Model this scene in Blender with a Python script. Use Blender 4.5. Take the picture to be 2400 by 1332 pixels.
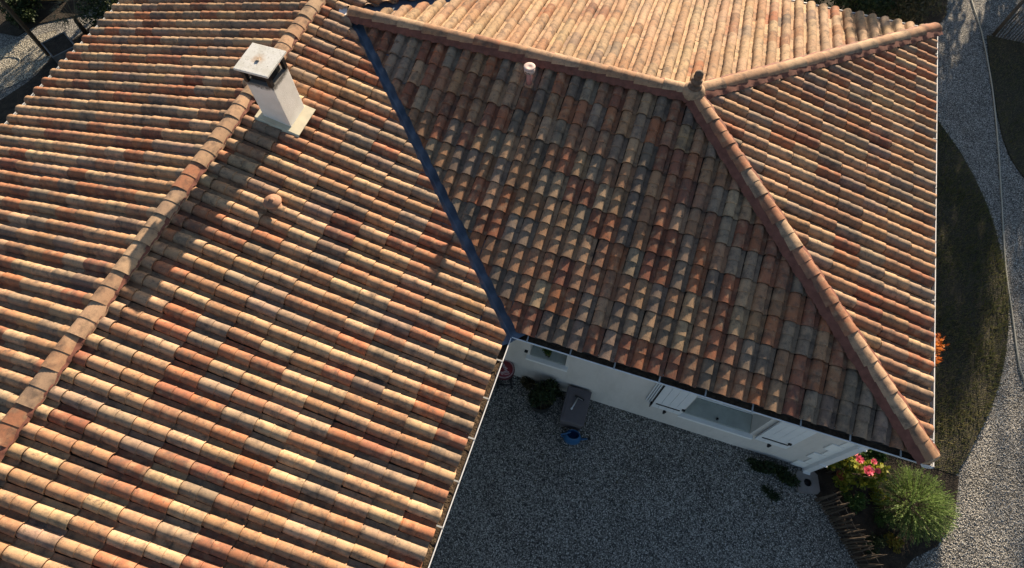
import bpy, bmesh, math, random
import numpy as np
from mathutils import Vector, Matrix, Quaternion

for o in list(bpy.data.objects):
    bpy.data.objects.remove(o, do_unlink=True)
sc = bpy.context.scene
COL = sc.collection
random.seed(7)
rng = np.random.default_rng(7)

# ------------------------------------------------------------------ camera
CAM = Vector((0.9101, -2.6677, 9.571))
PITCH, ROLL, YAW = 0.4758, -0.0051, 0.3259
FOC = 1398.06                      # focal length in pixels of a 2400 px wide picture
cam_data = bpy.data.cameras.new('camera')
cam_data.sensor_width = 36.0
cam_data.lens = FOC / 2400 * 36
cam_data.clip_start = 0.1
cam_data.clip_end = 3000
cam = bpy.data.objects.new('camera', cam_data)
COL.objects.link(cam)
CR = (Matrix.Rotation(YAW, 3, 'Z') @ Matrix.Rotation(PITCH, 3, 'X') @ Matrix.Rotation(ROLL, 3, 'Z'))
cam.matrix_world = Matrix.Translation(CAM) @ CR.to_4x4()
sc.camera = cam

# ------------------------------------------------------------------ light
SUN_EL, SUN_AZ = math.radians(16.15), math.radians(6.3)      # azimuth from +Y towards +X
SUN = Vector((math.cos(SUN_EL) * math.sin(SUN_AZ), math.cos(SUN_EL) * math.cos(SUN_AZ), math.sin(SUN_EL)))
world = bpy.data.worlds.new('World')
sc.world = world
world.use_nodes = True
wn = world.node_tree.nodes
wl = world.node_tree.links
wn.clear()
sky = wn.new('ShaderNodeTexSky')
sky.sky_type = 'NISHITA'
sky.sun_disc = False
sky.sun_elevation = SUN_EL
sky.sun_rotation = SUN_AZ
sky.air_density = 1.0
sky.dust_density = 0.8
sky.ozone_density = 1.0
bg = wn.new('ShaderNodeBackground')
bg.inputs['Strength'].default_value = 0.055
wo = wn.new('ShaderNodeOutputWorld')
wl.new(sky.outputs[0], bg.inputs[0])
wl.new(bg.outputs[0], wo.inputs[0])
sun_data = bpy.data.lights.new('sun', 'SUN')
sun_data.energy = 5.0
sun_data.angle = math.radians(0.53)
sun_data.color = (1.0, 0.82, 0.60)
sun = bpy.data.objects.new('sun', sun_data)
COL.objects.link(sun)
sun.rotation_euler = SUN.to_track_quat('Z', 'Y').to_euler()
sc.view_settings.view_transform = 'Standard'
sc.view_settings.look = 'None'
sc.view_settings.gamma = 1.0
sc.view_settings.exposure = 1.42
sc.view_settings.use_curve_mapping = False

# ------------------------------------------------------------------ dimensions (metres)
ZE = 2.624            # gutter rim height
W1, W2, L, LH = 4.22, 3.75, 5.018, 3.70
TP = 0.2504           # roof pitch (rise / run)
TPE = TP * W2 / LH    # hip end
OV = 0.385            # gutter rim to wall
Y0, Y1 = -7.0, 12.0   # main house length
COLW, EXPO = 0.2015, 0.3555

# ------------------------------------------------------------------ mesh helpers
class MB:
    def __init__(self):
        self.v, self.f, self.s = [], [], []
    def add(self, verts, faces, smooth=False):
        n = len(self.v)
        self.v.extend([tuple(p) for p in verts])
        self.f.extend([tuple(i + n for i in f) for f in faces])
        self.s.extend([smooth] * len(faces))
        return self
    def box(self, c, size, rot=None):
        hx, hy, hz = size[0] / 2, size[1] / 2, size[2] / 2
        vs = [Vector((x, y, z)) for z in (-hz, hz) for y in (-hy, hy) for x in (-hx, hx)]
        if rot is not None:
            vs = [rot @ p for p in vs]
        c = Vector(c)
        self.add([p + c for p in vs], [(0, 2, 3, 1), (4, 5, 7, 6), (0, 1, 5, 4), (2, 6, 7, 3), (0, 4, 6, 2), (1, 3, 7, 5)])
        return self
    def tube(self, pts, r, n=8, cap=True, smooth=True):
        pts = [Vector(p) for p in pts]
        rs = r if isinstance(r, (list, tuple)) else [r] * len(pts)
        rings = []
        up = Vector((0, 0, 1))
        for i, p in enumerate(pts):
            d = (pts[min(i + 1, len(pts) - 1)] - pts[max(i - 1, 0)])
            d = d.normalized() if d.length > 1e-9 else Vector((0, 0, 1))
            a = d.cross(up)
            if a.length < 1e-3:
                a = d.cross(Vector((1, 0, 0)))
            a.normalize()
            b = a.cross(d)
            rings.append([p + (a * math.cos(t) + b * math.sin(t)) * rs[i] for t in [2 * math.pi * k / n for k in range(n)]])
        vs = [q for ring in rings for q in ring]
        fs = []
        for i in range(len(pts) - 1):
            for k in range(n):
                fs.append((i * n + k, (i + 1) * n + k, (i + 1) * n + (k + 1) % n, i * n + (k + 1) % n))
        if cap:
            fs.append(tuple(range(n)))
            fs.append(tuple(range((len(pts) - 1) * n, len(pts) * n))[::-1])
        self.add(vs, fs, smooth)
        return self
    def lathe(self, prof, c=(0, 0, 0), n=20, smooth=True, axis=None):
        c = Vector(c)
        q = Vector((0, 0, 1)).rotation_difference(Vector(axis)) if axis is not None else None
        vs = []
        for r, z in prof:
            for k in range(n):
                t = 2 * math.pi * k / n
                p = Vector((r * math.cos(t), r * math.sin(t), z))
                if q is not None:
                    p = q @ p
                vs.append(c + p)
        fs = []
        for i in range(len(prof) - 1):
            for k in range(n):
                fs.append((i * n + k, i * n + (k + 1) % n, (i + 1) * n + (k + 1) % n, (i + 1) * n + k))
        if prof[0][0] > 1e-6:
            fs.append(tuple(range(n))[::-1])
        if prof[-1][0] > 1e-6:
            fs.append(tuple(range((len(prof) - 1) * n, len(prof) * n)))
        self.add(vs, fs, smooth)
        return self
    def prism(self, poly, z0, z1):
        n = len(poly)
        vs = [(x, y, z0) for x, y in poly] + [(x, y, z1) for x, y in poly]
        fs = [tuple(range(n))[::-1], tuple(range(n, 2 * n))]
        fs += [(i, (i + 1) % n, n + (i + 1) % n, n + i) for i in range(n)]
        self.add(vs, fs)
        return self
    def mesh(self, name):
        m = bpy.data.meshes.new(name)
        m.from_pydata(self.v, [], self.f)
        m.polygons.foreach_set('use_smooth', self.s)
        m.update()
        return m
    def build(self, name, mat, parent=None, bevel=0):
        me = self.mesh(name)
        me.materials.append(mat)
        o = bpy.data.objects.new(name, me)
        COL.objects.link(o)
        if parent is not None:
            o.parent = parent
        if bevel:
            b = o.modifiers.new('bevel', 'BEVEL')
            b.width = bevel
            b.segments = 2
            b.limit_method = 'ANGLE'
        return o

def tag(o, label=None, cat=None, group=None, kind=None):
    if label: o['label'] = label
    if cat: o['category'] = cat
    if group: o['group'] = group
    if kind: o['kind'] = kind
    return o

def empty(name, loc=(0, 0, 0), rz=0.0):
    o = bpy.data.objects.new(name, None)
    COL.objects.link(o)
    o.location = loc
    o.rotation_euler = (0, 0, rz)
    o.empty_display_size = 0.1
    return o

# ------------------------------------------------------------------ materials
def mat_new(name):
    m = bpy.data.materials.new(name)
    m.use_nodes = True
    nt = m.node_tree
    nt.nodes.clear()
    out = nt.nodes.new('ShaderNodeOutputMaterial')
    p = nt.nodes.new('ShaderNodeBsdfPrincipled')
    nt.links.new(p.outputs[0], out.inputs[0])
    p.inputs['Specular IOR Level'].default_value = 0.3
    return m, nt, p

def nd(nt, t, **kw):
    n = nt.nodes.new(t)
    for k, v in kw.items():
        setattr(n, k, v)
    return n

def noise(nt, vec, scale, detail=4, rough=0.6):
    n = nd(nt, 'ShaderNodeTexNoise')
    n.inputs['Scale'].default_value = scale
    n.inputs['Detail'].default_value = detail
    n.inputs['Roughness'].default_value = rough
    if vec is not None:
        nt.links.new(vec, n.inputs['Vector'])
    return n.outputs['Fac']

def ramp(nt, fac, a, b, va=0.0, vb=1.0):
    n = nd(nt, 'ShaderNodeMapRange')
    n.inputs['From Min'].default_value = a
    n.inputs['From Max'].default_value = b
    n.inputs['To Min'].default_value = va
    n.inputs['To Max'].default_value = vb
    nt.links.new(fac, n.inputs['Value'])
    return n.outputs[0]

def mixc(nt, fac, a, b, blend='MIX'):
    n = nd(nt, 'ShaderNodeMix', data_type='RGBA', blend_type=blend)
    for s, v in ((n.inputs[0], fac), (n.inputs[6], a), (n.inputs[7], b)):
        if isinstance(v, (int, float)):
            s.default_value = v
        elif isinstance(v, tuple):
            s.default_value = (*v, 1.0)
        else:
            nt.links.new(v, s)
    return n.outputs[2]

def mul(nt, a, b):
    n = nd(nt, 'ShaderNodeMath', operation='MULTIPLY')
    for s, v in ((n.inputs[0], a), (n.inputs[1], b)):
        if isinstance(v, (int, float)): s.default_value = v
        else: nt.links.new(v, s)
    return n.outputs[0]

def bump(nt, p, h, strength=0.4, dist=0.005):
    b = nd(nt, 'ShaderNodeBump')
    b.inputs['Strength'].default_value = strength
    b.inputs['Distance'].default_value = dist
    nt.links.new(h, b.inputs['Height'])
    nt.links.new(b.outputs[0], p.inputs['Normal'])

def plain(name, col, rough=0.7, var=0.25, scale=8.0, metallic=0.0, bumps=0.0, bscale=60, bdist=0.004, spec=0.3):
    m, nt, p = mat_new(name)
    g = nd(nt, 'ShaderNodeTexCoord').outputs['Object']
    f = noise(nt, g, scale)
    f = ramp(nt, f, 0.3, 0.7)
    a = tuple(c * (1 - var) for c in col)
    b = tuple(min(1, c * (1 + var)) for c in col)
    nt.links.new(mixc(nt, f, a, b), p.inputs['Base Color'])
    p.inputs['Roughness'].default_value = rough
    p.inputs['Metallic'].default_value = metallic
    p.inputs['Specular IOR Level'].default_value = spec
    if bumps:
        bump(nt, p, noise(nt, g, bscale, 3), bumps, bdist)
    return m

def clay(name, joined=False, dirt=0.75):
    m, nt, p = mat_new(name)
    pos = nd(nt, 'ShaderNodeNewGeometry').outputs['Position']
    if joined:
        base = nd(nt, 'ShaderNodeAttribute', attribute_name='tint').outputs['Color']
    else:
        base = nd(nt, 'ShaderNodeObjectInfo').outputs['Color']
    # smoky firing patches
    w = noise(nt, pos, 7.5, 5, 0.66)
    c = mixc(nt, ramp(nt, w, 0.48, 0.68, 0, 0.74), base, (0.085, 0.066, 0.055))
    w2 = noise(nt, pos, 9.0, 4, 0.55)
    c = mixc(nt, ramp(nt, w2, 0.50, 0.72, 0, 0.50), c, (0.48, 0.320, 0.195))
    # grey-black lichen and grime
    w3 = noise(nt, pos, 17.0, 6, 0.75)
    c = mixc(nt, ramp(nt, w3, 0.54, 0.68, 0, dirt), c, (0.060, 0.055, 0.050))
    w5 = noise(nt, pos, 1.1, 3, 0.6)
    c = mixc(nt, ramp(nt, w5, 0.5, 0.75, 0, 0.22), c, (0.15, 0.13, 0.12))
    w6 = noise(nt, pos, 2.6, 6, 0.72)
    c = mixc(nt, ramp(nt, w6, 0.52, 0.72, 0, 0.38), c, (0.095, 0.078, 0.066))
    # fine grain
    w4 = noise(nt, pos, 130.0, 3, 0.7)
    c = mixc(nt, 1.0, c, mixc(nt, ramp(nt, w4, 0.3, 0.7), (0.80, 0.80, 0.80), (1.16, 1.15, 1.13)), 'MULTIPLY')
    nt.links.new(c, p.inputs['Base Color'])
    p.inputs['Roughness'].default_value = 0.88
    p.inputs['Specular IOR Level'].default_value = 0.18
    bump(nt, p, w4, 0.35, 0.003)
    return m

def gravel(name, cols, scale=42.0, dark=0.6, bstr=1.0):
    m, nt, p = mat_new(name)
    pos = nd(nt, 'ShaderNodeNewGeometry').outputs['Position']
    v = nd(nt, 'ShaderNodeTexVoronoi', feature='F1')
    v.inputs['Scale'].default_value = scale
    v.inputs['Randomness'].default_value = 1.0
    nt.links.new(pos, v.inputs['Vector'])
    sep = nd(nt, 'ShaderNodeSeparateColor')
    nt.links.new(v.outputs['Color'], sep.inputs[0])
    cr = nd(nt, 'ShaderNodeValToRGB')
    el = cr.color_ramp.elements
    while len(el) < len(cols):
        el.new(0.5)
    for i, (t, c) in enumerate(cols):
        el[i].position = t
        el[i].color = (*c, 1)
    nt.links.new(sep.outputs[0], cr.inputs[0])
    c = mixc(nt, ramp(nt, v.outputs['Distance'], 0.25, 0.75, 0, 0.8), cr.outputs[0], (0.015, 0.015, 0.015))
    big = noise(nt, pos, 1.3, 5, 0.65)
    c = mixc(nt, ramp(nt, big, 0.42, 0.68, 0, dark), c, (0.035, 0.030, 0.024))
    med = noise(nt, pos, 9.0, 4, 0.7)
    c = mixc(nt, ramp(nt, med, 0.52, 0.72, 0, 0.55), c, (0.03, 0.027, 0.022))
    nt.links.new(c, p.inputs['Base Color'])
    p.inputs['Roughness'].default_value = 0.9
    h = nd(nt, 'ShaderNodeMath', operation='SUBTRACT')
    h.inputs[0].default_value = 1.0
    nt.links.new(v.outputs['Distance'], h.inputs[1])
    bump(nt, p, h.outputs[0], bstr, 0.02)
    return m

def leafmat(name, cols, trans=0.25, rough=0.55):
    """cols: list of colours picked per leaf by noise"""
    m, nt, p = mat_new(name)
    pos = nd(nt, 'ShaderNodeNewGeometry')
    rnd = pos.outputs['Random Per Island']
    cr = nd(nt, 'ShaderNodeValToRGB')
    el = cr.color_ramp.elements
    while len(el) < len(cols):
        el.new(0.5)
    for i, c in enumerate(cols):
        el[i].position = i / max(1, len(cols) - 1)
        el[i].color = (*c, 1)
    nt.links.new(rnd, cr.inputs[0])
    nt.links.new(cr.outputs[0], p.inputs['Base Color'])
    p.inputs['Roughness'].default_value = rough
    t = nd(nt, 'ShaderNodeBsdfTranslucent')
    nt.links.new(cr.outputs[0], t.inputs[0])
    mx = nd(nt, 'ShaderNodeMixShader')
    mx.inputs[0].default_value = trans
    nt.links.new(p.outputs[0], mx.inputs[1])
    nt.links.new(t.outputs[0], mx.inputs[2])
    out = [n for n in nt.nodes if n.type == 'OUTPUT_MATERIAL'][0]
    nt.links.new(mx.outputs[0], out.inputs[0])
    return m

M = {}
M['tile'] = clay('clay_tile')
M['tile_joined'] = clay('clay_tile_joined', True)
M['cap'] = clay('clay_ridge', False, 0.35)
M['closure'] = plain('red_closure', (0.17, 0.066, 0.046), 0.85, 0.3, 12, bumps=0.3)
M['deck'] = plain('roof_felt', (0.055, 0.045, 0.038), 0.9)
M['render_wall'], nt, p = mat_new('cream_render')
g = nd(nt, 'ShaderNodeNewGeometry').outputs['Position']
mp = nd(nt, 'ShaderNodeMapping')
mp.inputs['Scale'].default_value = (2.2, 2.2, 0.5)
nt.links.new(g, mp.inputs['Vector'])
c = mixc(nt, ramp(nt, noise(nt, mp.outputs[0], 2.0, 5, 0.65), 0.45, 0.72, 0, 0.5), (0.69, 0.645, 0.60), (0.50, 0.465, 0.42))
c = mixc(nt, ramp(nt, noise(nt, g, 7.0, 5, 0.7), 0.55, 0.75, 0, 0.35), c, (0.48, 0.46, 0.41))
nt.links.new(c, p.inputs['Base Color'])
p.inputs['Roughness'].default_value = 0.92
bump(nt, p, noise(nt, g, 140, 3), 0.3, 0.003)
M['sill_stone'] = plain('sill_stone', (0.40, 0.42, 0.38), 0.85, 0.15, 6, bumps=0.2)
M['quoin'] = plain('white_quoin', (0.84, 0.83, 0.80), 0.85, 0.05, 5, bumps=0.2, bscale=100)
M['white_metal'] = plain('white_aluminium', (0.78, 0.78, 0.78), 0.35, 0.05, 4, spec=0.5)
M['bracket'] = plain('dull_bracket', (0.42, 0.42, 0.41), 0.5, 0.1)
M['white_paint'] = plain('white_paint', (0.76, 0.77, 0.78), 0.5, 0.04, 4)
M['zinc'] = plain('slate_blue_zinc', (0.125, 0.160, 0.215), 0.55, 0.25, 4, metallic=0.35, bumps=0.3, bscale=6, bdist=0.02, spec=0.5)
M['black_iron'] = plain('black_iron', (0.015, 0.015, 0.017), 0.5, 0.2)
M['glass'] = plain('grey_green_pane', (0.30, 0.33, 0.31), 0.25, 0.12, 2.0, spec=0.5)
M['dark_brown'] = plain('gutter_fill', (0.08, 0.055, 0.035), 0.95, 0.5, 20, bumps=0.8, bscale=40, bdist=0.02)
M['terracotta'] = plain('terracotta', (0.33, 0.18, 0.115), 0.85, 0.25, 10, bumps=0.2)
M['finial'] = plain('weathered_finial', (0.14, 0.095, 0.07), 0.9, 0.45, 14, bumps=0.4)
M['soil'] = plain('soil', (0.035, 0.027, 0.02), 0.95, 0.5, 7, bumps=1.0, bscale=35, bdist=0.03)
M['concrete'] = plain('concrete', (0.22, 0.20, 0.19), 0.9, 0.2, 5, bumps=0.3)
M['picket'] = plain('grey_split_wood', (0.085, 0.066, 0.05), 0.9, 0.4, 9, bumps=0.5, bscale=30)
M['timber'] = plain('brown_timber', (0.065, 0.045, 0.028), 0.8, 0.3, 5, bumps=0.3, bscale=20)
M['ochre_timber'] = plain('ochre_timber', (0.46, 0.29, 0.11), 0.8, 0.15, 5)
M['grey_timber'] = plain('grey_timber', (0.15, 0.145, 0.14), 0.85, 0.25, 5)
M['wire'] = plain('wire', (0.07, 0.065, 0.06), 0.5, 0.1)
M['red_paint'] = plain('red_enamel', (0.21, 0.018, 0.028), 0.4, 0.1, spec=0.5)
M['dark_red'] = plain('dark_red_rim', (0.075, 0.010, 0.016), 0.45, 0.1)
M['pink_line'] = plain('pale_script', (0.62, 0.50, 0.50), 0.6, 0.05)
M['blue_plastic'] = plain('blue_plastic', (0.02, 0.10, 0.24), 0.5, 0.12, 6, spec=0.5)
M['grey_plastic'] = plain('mauve_grey_plastic', (0.125, 0.115, 0.125), 0.6, 0.1, 6)
M['black_plastic'] = plain('black_plastic', (0.02, 0.02, 0.02), 0.6, 0.2)
M['steel'] = plain('steel', (0.45, 0.47, 0.5), 0.35, 0.1, metallic=0.8)
M['hose'] = plain('pale_hose', (0.42, 0.40, 0.33), 0.6, 0.1)
M['bark'] = plain('bark', (0.07, 0.05, 0.035), 0.95, 0.4, 12, bumps=0.8, bscale=25, bdist=0.02)
M['gravel'] = gravel('gravel', [(0.0, (0.14, 0.135, 0.125)), (0.30, (0.30, 0.285, 0.26)), (0.65, (0.48, 0.455, 0.41)), (0.90, (0.70, 0.665, 0.60)), (1.0, (0.80, 0.77, 0.71))], 56.0, 0.45)
M['lawn'] = gravel('lawn_earth', [(0.0, (0.024, 0.025, 0.013)), (0.5, (0.064, 0.058, 0.030)), (1.0, (0.16, 0.13, 0.07))], 55, 0.5, 0.8)
M['grass'] = leafmat('grass_blade', [(0.05, 0.075, 0.022), (0.10, 0.115, 0.035), (0.22, 0.185, 0.08), (0.07, 0.095, 0.026), (0.16, 0.15, 0.055)], 0.25)
M['leaf_dark'] = leafmat('leaf_dark', [(0.016, 0.028, 0.012), (0.03, 0.05, 0.018), (0.05, 0.07, 0.025)])
M['leaf_mid'] = leafmat('leaf_mid', [(0.03, 0.07, 0.015), (0.055, 0.11, 0.025), (0.09, 0.15, 0.035)])
M['leaf_rosemary'] = leafmat('leaf_rosemary', [(0.11, 0.18, 0.045), (0.18, 0.27, 0.07), (0.28, 0.36, 0.13)], 0.3)
M['leaf_rose'] = leafmat('leaf_rose', [(0.06, 0.11, 0.015), (0.18, 0.21, 0.02), (0.34, 0.31, 0.03), (0.10, 0.15, 0.02)], 0.4)
M['leaf_yellow'] = leafmat('leaf_yellow', [(0.12, 0.15, 0.02), (0.28, 0.22, 0.03), (0.20, 0.13, 0.03)], 0.3)
M['leaf_orange'] = leafmat('leaf_orange', [(0.40, 0.10, 0.02), (0.55, 0.18, 0.03), (0.30, 0.06, 0.015)], 0.35)
M['leaf_dry'] = leafmat('leaf_dry', [(0.12, 0.09, 0.045), (0.06, 0.065, 0.025), (0.18, 0.14, 0.08)], 0.2)
M['petal'] = leafmat('petal', [(0.75, 0.10, 0.15), (0.85, 0.20, 0.24), (0.80, 0.14, 0.26)], 0.3)
M['rust'] = leafmat('rust_bloom', [(0.30, 0.11, 0.05), (0.22, 0.08, 0.035)], 0.2)

# ------------------------------------------------------------------ ground
def sheet(name, poly, z, mat, kind='structure', h=None):
    mb = MB()
    n = len(poly)
    if h:
        mb.prism(poly, z - h, z)
    else:
        mb.add([(x, y, z) for x, y in poly], [tuple(range(n))])
    return tag(mb.build(name, mat), kind=kind)

sheet('ground', [(-400, -400), (400, -400), (400, 400), (-400, 400)], 0.0, M['gravel'])

ISLAND = [(6.0, 9.1), (6.58, 8.44), (7.02, 7.7), (7.28, 7.1), (7.48, 6.52), (7.62, 5.95), (7.71, 5.4), (7.78, 4.95), (7.79, 4.5), (7.76, 3.9),
          (7.70, 3.37), (7.58, 2.8), (7.43, 2.27), (7.09, 1.44), (6.88, 1.0), (4.66, 1.0), (4.66, 9.1)]
BEDR = [(7.63, 11.49), (7.64, 11.0), (7.66, 10.57), (7.68, 10.1), (7.73, 9.52), (7.78, 8.9), (7.86, 8.32), (7.97, 7.9), (8.11, 7.6), (8.22, 7.41), (8.9, 6.9), (12.5, 6.5), (13, 11.3), (9.4, 11.45)]
SOIL = [(4.66, 0.36), (4.84, 0.06), (5.02, -0.14), (5.23, -0.39), (5.43, -0.62), (5.75, -0.98), (6.05, -0.80), (6.30, -0.42), (6.62, -0.15), (6.86, 0.35), (6.93, 0.995), (4.66, 0.995)]
sheet('lawn_bed', ISLAND, 0.03, M['lawn'], h=0.06)
sheet('lawn_bed', BEDR, 0.03, M['lawn'], h=0.06)
sheet('flower_bed', SOIL, 0.025, M['soil'], h=0.06)
BEDN = [(1.5, 9.6), (5.0, 9.8), (6.1, 10.3), (6.4, 11.1), (6.75, 11.9), (6.8, 13.5), (5, 15), (-1, 15), (-1, 9.6)]
sheet('planting_shade_bed', BEDN, 0.02, M['soil'], h=0.06)
BEDW_SHADE = [(-8.9, -6), (-8.9, 14), (-12.2, 14), (-11.95, 6.2), (-12.1, 5.2), (-12.32, 4.3), (-12.25, 3.7), (-12.3, 3.35), (-12.5, 2.75), (-12.9, 2.2), (-12.6, -6)]
sheet('planting_shade_bed', BEDW_SHADE, 0.02, M['soil'], h=0.06)  # planting bed, widened as a dark sheet to paint shade over gravel
BEDV = [(-13.5, 4.5), (-13.3, 5.0), (-12.5, 5.6), (-12.5, 14), (-24, 14), (-24, 4.0)]
sheet('planting_shade_bed', BEDV, 0.021, M['soil'], h=0.06)

M['sunlit_gravel'] = gravel('sunlit_gravel', [(0.0, (0.22, 0.20, 0.16)), (0.4, (0.48, 0.43, 0.33)), (1.0, (0.72, 0.66, 0.54))], 40, 0.15)
sheet('sunlit_gravel_patch', [(-14.2, 2.6), (-12.95, 2.6), (-12.35, 3.5), (-12.28, 4.0), (-12.38, 4.6), (-12.8, 4.95), (-13.5, 4.2)], 0.012, M['sunlit_gravel'])  # sun patch painted in as paler stones over the same gravel

def inside(poly, x, y):
    c = False
    n = len(poly)
    for i in range(n):
        x1, y1 = poly[i]
        x2, y2 = poly[i - 1]
        if (y1 > y) != (y2 > y) and x < (x2 - x1) * (y - y1) / (y2 - y1) + x1:
            c = not c
    return c

def raw_mesh(name, verts, faces4, mat, smooth=False):
    """fast mesh of quads or triangles from numpy arrays"""
    me = bpy.data.meshes.new(name)
    k = faces4.shape[1]
    me.vertices.add(len(verts))
    me.vertices.foreach_set('co', np.asarray(verts, np.float32).ravel())
    me.loops.add(faces4.size)
    me.loops.foreach_set('vertex_index', faces4.astype(np.int32).ravel())
    me.polygons.add(len(faces4))
    me.polygons.foreach_set('loop_start', np.arange(len(faces4), dtype=np.int32) * k)
    me.polygons.foreach_set('loop_total', np.full(len(faces4), k, np.int32))
    if smooth:
        me.polygons.foreach_set('use_smooth', np.ones(len(faces4), bool))
    me.update(calc_edges=True)
    me.validate()
    me.materials.append(mat)
    return me

def mesh_obj(name, me, parent=None):
    o = bpy.data.objects.new(name, me)
    COL.objects.link(o)
    if parent is not None:
        o.parent = parent
    return o

def grass(name, poly, n, mat, hmin=0.03, hmax=0.09, z=0.03, clump=0.0):
    xs = [p[0] for p in poly]
    ys = [p[1] for p in poly]
    P = []
    while len(P) < n:
        x = rng.uniform(min(xs), max(xs))
        y = rng.uniform(min(ys), max(ys))
        f = 0.5 + 0.5 * math.sin(2.3 * x + 1.7 * math.sin(1.9 * y)) * math.sin(2.1 * y + 0.7 * x)
        if inside(poly, x, y) and rng.random() < 0.25 + 0.75 * f:
            P.append((x, y))
    P = np.array(P)
    a = rng.uniform(0, 2 * np.pi, n)
    h = rng.uniform(hmin, hmax, n)
    w = rng.uniform(0.003, 0.006, n)
    lean = rng.uniform(0.0, 0.9, n) * h
    b = rng.uniform(0, 2 * np.pi, n)
    V = np.zeros((n, 3, 3))
    V[:, 0] = np.stack([P[:, 0] + w * np.cos(a), P[:, 1] + w * np.sin(a), np.full(n, z)], 1)
    V[:, 1] = np.stack([P[:, 0] - w * np.cos(a), P[:, 1] - w * np.sin(a), np.full(n, z)], 1)
    V[:, 2] = np.stack([P[:, 0] + lean * np.cos(b), P[:, 1] + lean * np.sin(b), z + h], 1)
    me = raw_mesh(name, V.reshape(-1, 3), np.arange(3 * n).reshape(-1, 3), mat)
    return tag(mesh_obj(name, me), kind='stuff')

tag(grass('grass', ISLAND, 30000, M['grass'], 0.03, 0.10), 'short dark grass on the curved lawn beside the house', 'grass')
tag(grass('grass', BEDR, 9000, M['grass']), 'sparse dark grass in the bed beyond the gravel path', 'grass')

def pebbles(name, label, poly, n, mat, smin, smax):
    xs = [p[0] for p in poly]
    ys = [p[1] for p in poly]
    P = []
    while len(P) < n:
        x, y = rng.uniform(min(xs), max(xs)), rng.uniform(min(ys), max(ys))
        if inside(poly, x, y) and not inside(ISLAND, x, y) and not inside(BEDR, x, y) and not inside(SOIL, x, y) and not inside(BEDN, x, y):
            P.append((x, y, 0.004))
    P = np.array(P)
    O = np.array([(1, 0, 0), (0.2, 0.9, 0.1), (-0.9, 0.1, 0), (0, -0.8, 0.1), (0.1, 0.1, 0.75)])
    a = rng.uniform(0, 2 * np.pi, n)
    R_ = np.stack([np.stack([np.cos(a), -np.sin(a), 0 * a], 1), np.stack([np.sin(a), np.cos(a), 0 * a], 1), np.stack([0 * a, 0 * a, 1 + 0 * a], 1)], 1)
    V = np.einsum('nij,kj->nki', R_, O) * (rng.uniform(smin, smax, n)[:, None, None] * rng.uniform(0.7, 1.2, (n, 5, 1))) + P[:, None]
    F = np.array([(0, 1, 4), (1, 2, 4), (2, 3, 4), (3, 0, 4)])
    me = raw_mesh(name, V.reshape(-1, 3), (F[None] + 5 * np.arange(n)[:, None, None]).reshape(-1, 3), mat)
    return tag(mesh_obj(name, me), label, 'pebbles', kind='stuff')
M['pebble'] = leafmat('pebble', [(0.14, 0.13, 0.115), (0.36, 0.335, 0.30), (0.58, 0.55, 0.49), (0.80, 0.77, 0.71)], 0.0, 0.8)
pebbles('loose_pebbles', 'loose grey and white pebbles over the shaded yard', [(-0.7, -3.6), (6.0, -3.6), (6.0, -0.6), (4.7, 0.3), (-0.7, 0.36)], 40000, M['pebble'], 0.005, 0.013)
pebbles('loose_pebbles', 'loose grey and white pebbles over the curving garden path', [(5.2, -2.2), (9.6, -2.2), (9.6, 14.0), (6.2, 14.0), (6.2, 8.6), (7.9, 5.0), (6.2, 0.2)], 50000, M['pebble'], 0.005, 0.013)

# ------------------------------------------------------------------ roof tiles
def tile_arrays(seed, length, colw):
    r = np.random.default_rng(seed)
    mid = EXPO * 0.5 * math.sqrt(1 + TP * TP) + r.uniform(-0.006, 0.006)
    tap = r.uniform(0.078, 0.095)
    lx = EXPO * math.sqrt(1 + TP * TP)
    def prof(k, lift, shrink=0.0, drop=0.0):
        pts = [(0.0, 0.006 - drop), (0.018, 0.001 - drop), (0.04, 0.001 - drop), (0.056, 0.003 - drop)]
        yc, a, h = 0.1270, 0.0740, 0.080
        for i in range(10):
            t = math.pi * (1 - i / 9)
            pts.append((yc + (a * k - shrink) * math.cos(t), 0.004 + (h * k * (0.5 + 0.5 * k) - shrink) * max(0, math.sin(t)) ** 0.9))
        pts = [(y * colw / 0.2, z + lift) for y, z in pts]
        return pts
    st = [(0.0, 1.0, 0.006, 0), (mid - 0.003, 1 - tap, 0.0025, 0), (mid, 1.0, 0.004, 0), (lx - 0.012, 1 - tap, 0.0, 0), (lx - 0.0105, 0.80, 0.0, 0.008), (length, 0.80, -0.002, 0.008)]
    rows = [[(x, y, z) for y, z in prof(k, l, 0, dr)] for x, k, l, dr in st]
    strips = [(rows[i], rows[i + 1]) for i in range(5)]
    inner0 = [(0.0, y, z) for y, z in prof(1.0, 0.005, 0.010)]
    inner1 = [(0.05, y, z) for y, z in prof(0.98, 0.002, 0.012)]
    strips += [(inner0, rows[0]), (inner1, inner0)]
    wob = r.normal(0, 0.0012, (len(rows[0]), 2))
    V, F = [], []
    for a, b in strips:
        n0 = len(V)
        n = len(a)
        V += list(a) + list(b)
        for i in range(n - 1):
            F.append((n0 + i, n0 + n + i, n0 + n + i + 1, n0 + i + 1))
    V = np.array(V)
    nn = len(rows[0])
    for k in range(len(V) // nn):
        V[k * nn:(k + 1) * nn, 1:] += wob * (0.5 + 0.5 * r.random())
    return V, np.array(F)

TL = EXPO * math.sqrt(1 + TP * TP) + 0.05
TILES = [tile_arrays(100 + i, TL, COLW) for i in range(6)]
TILE_ME = []
for i, (V, F) in enumerate(TILES):
    me = raw_mesh('roof_tile', V, F[:, ::-1], M['tile'], True)
    TILE_ME.append(me)

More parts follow.
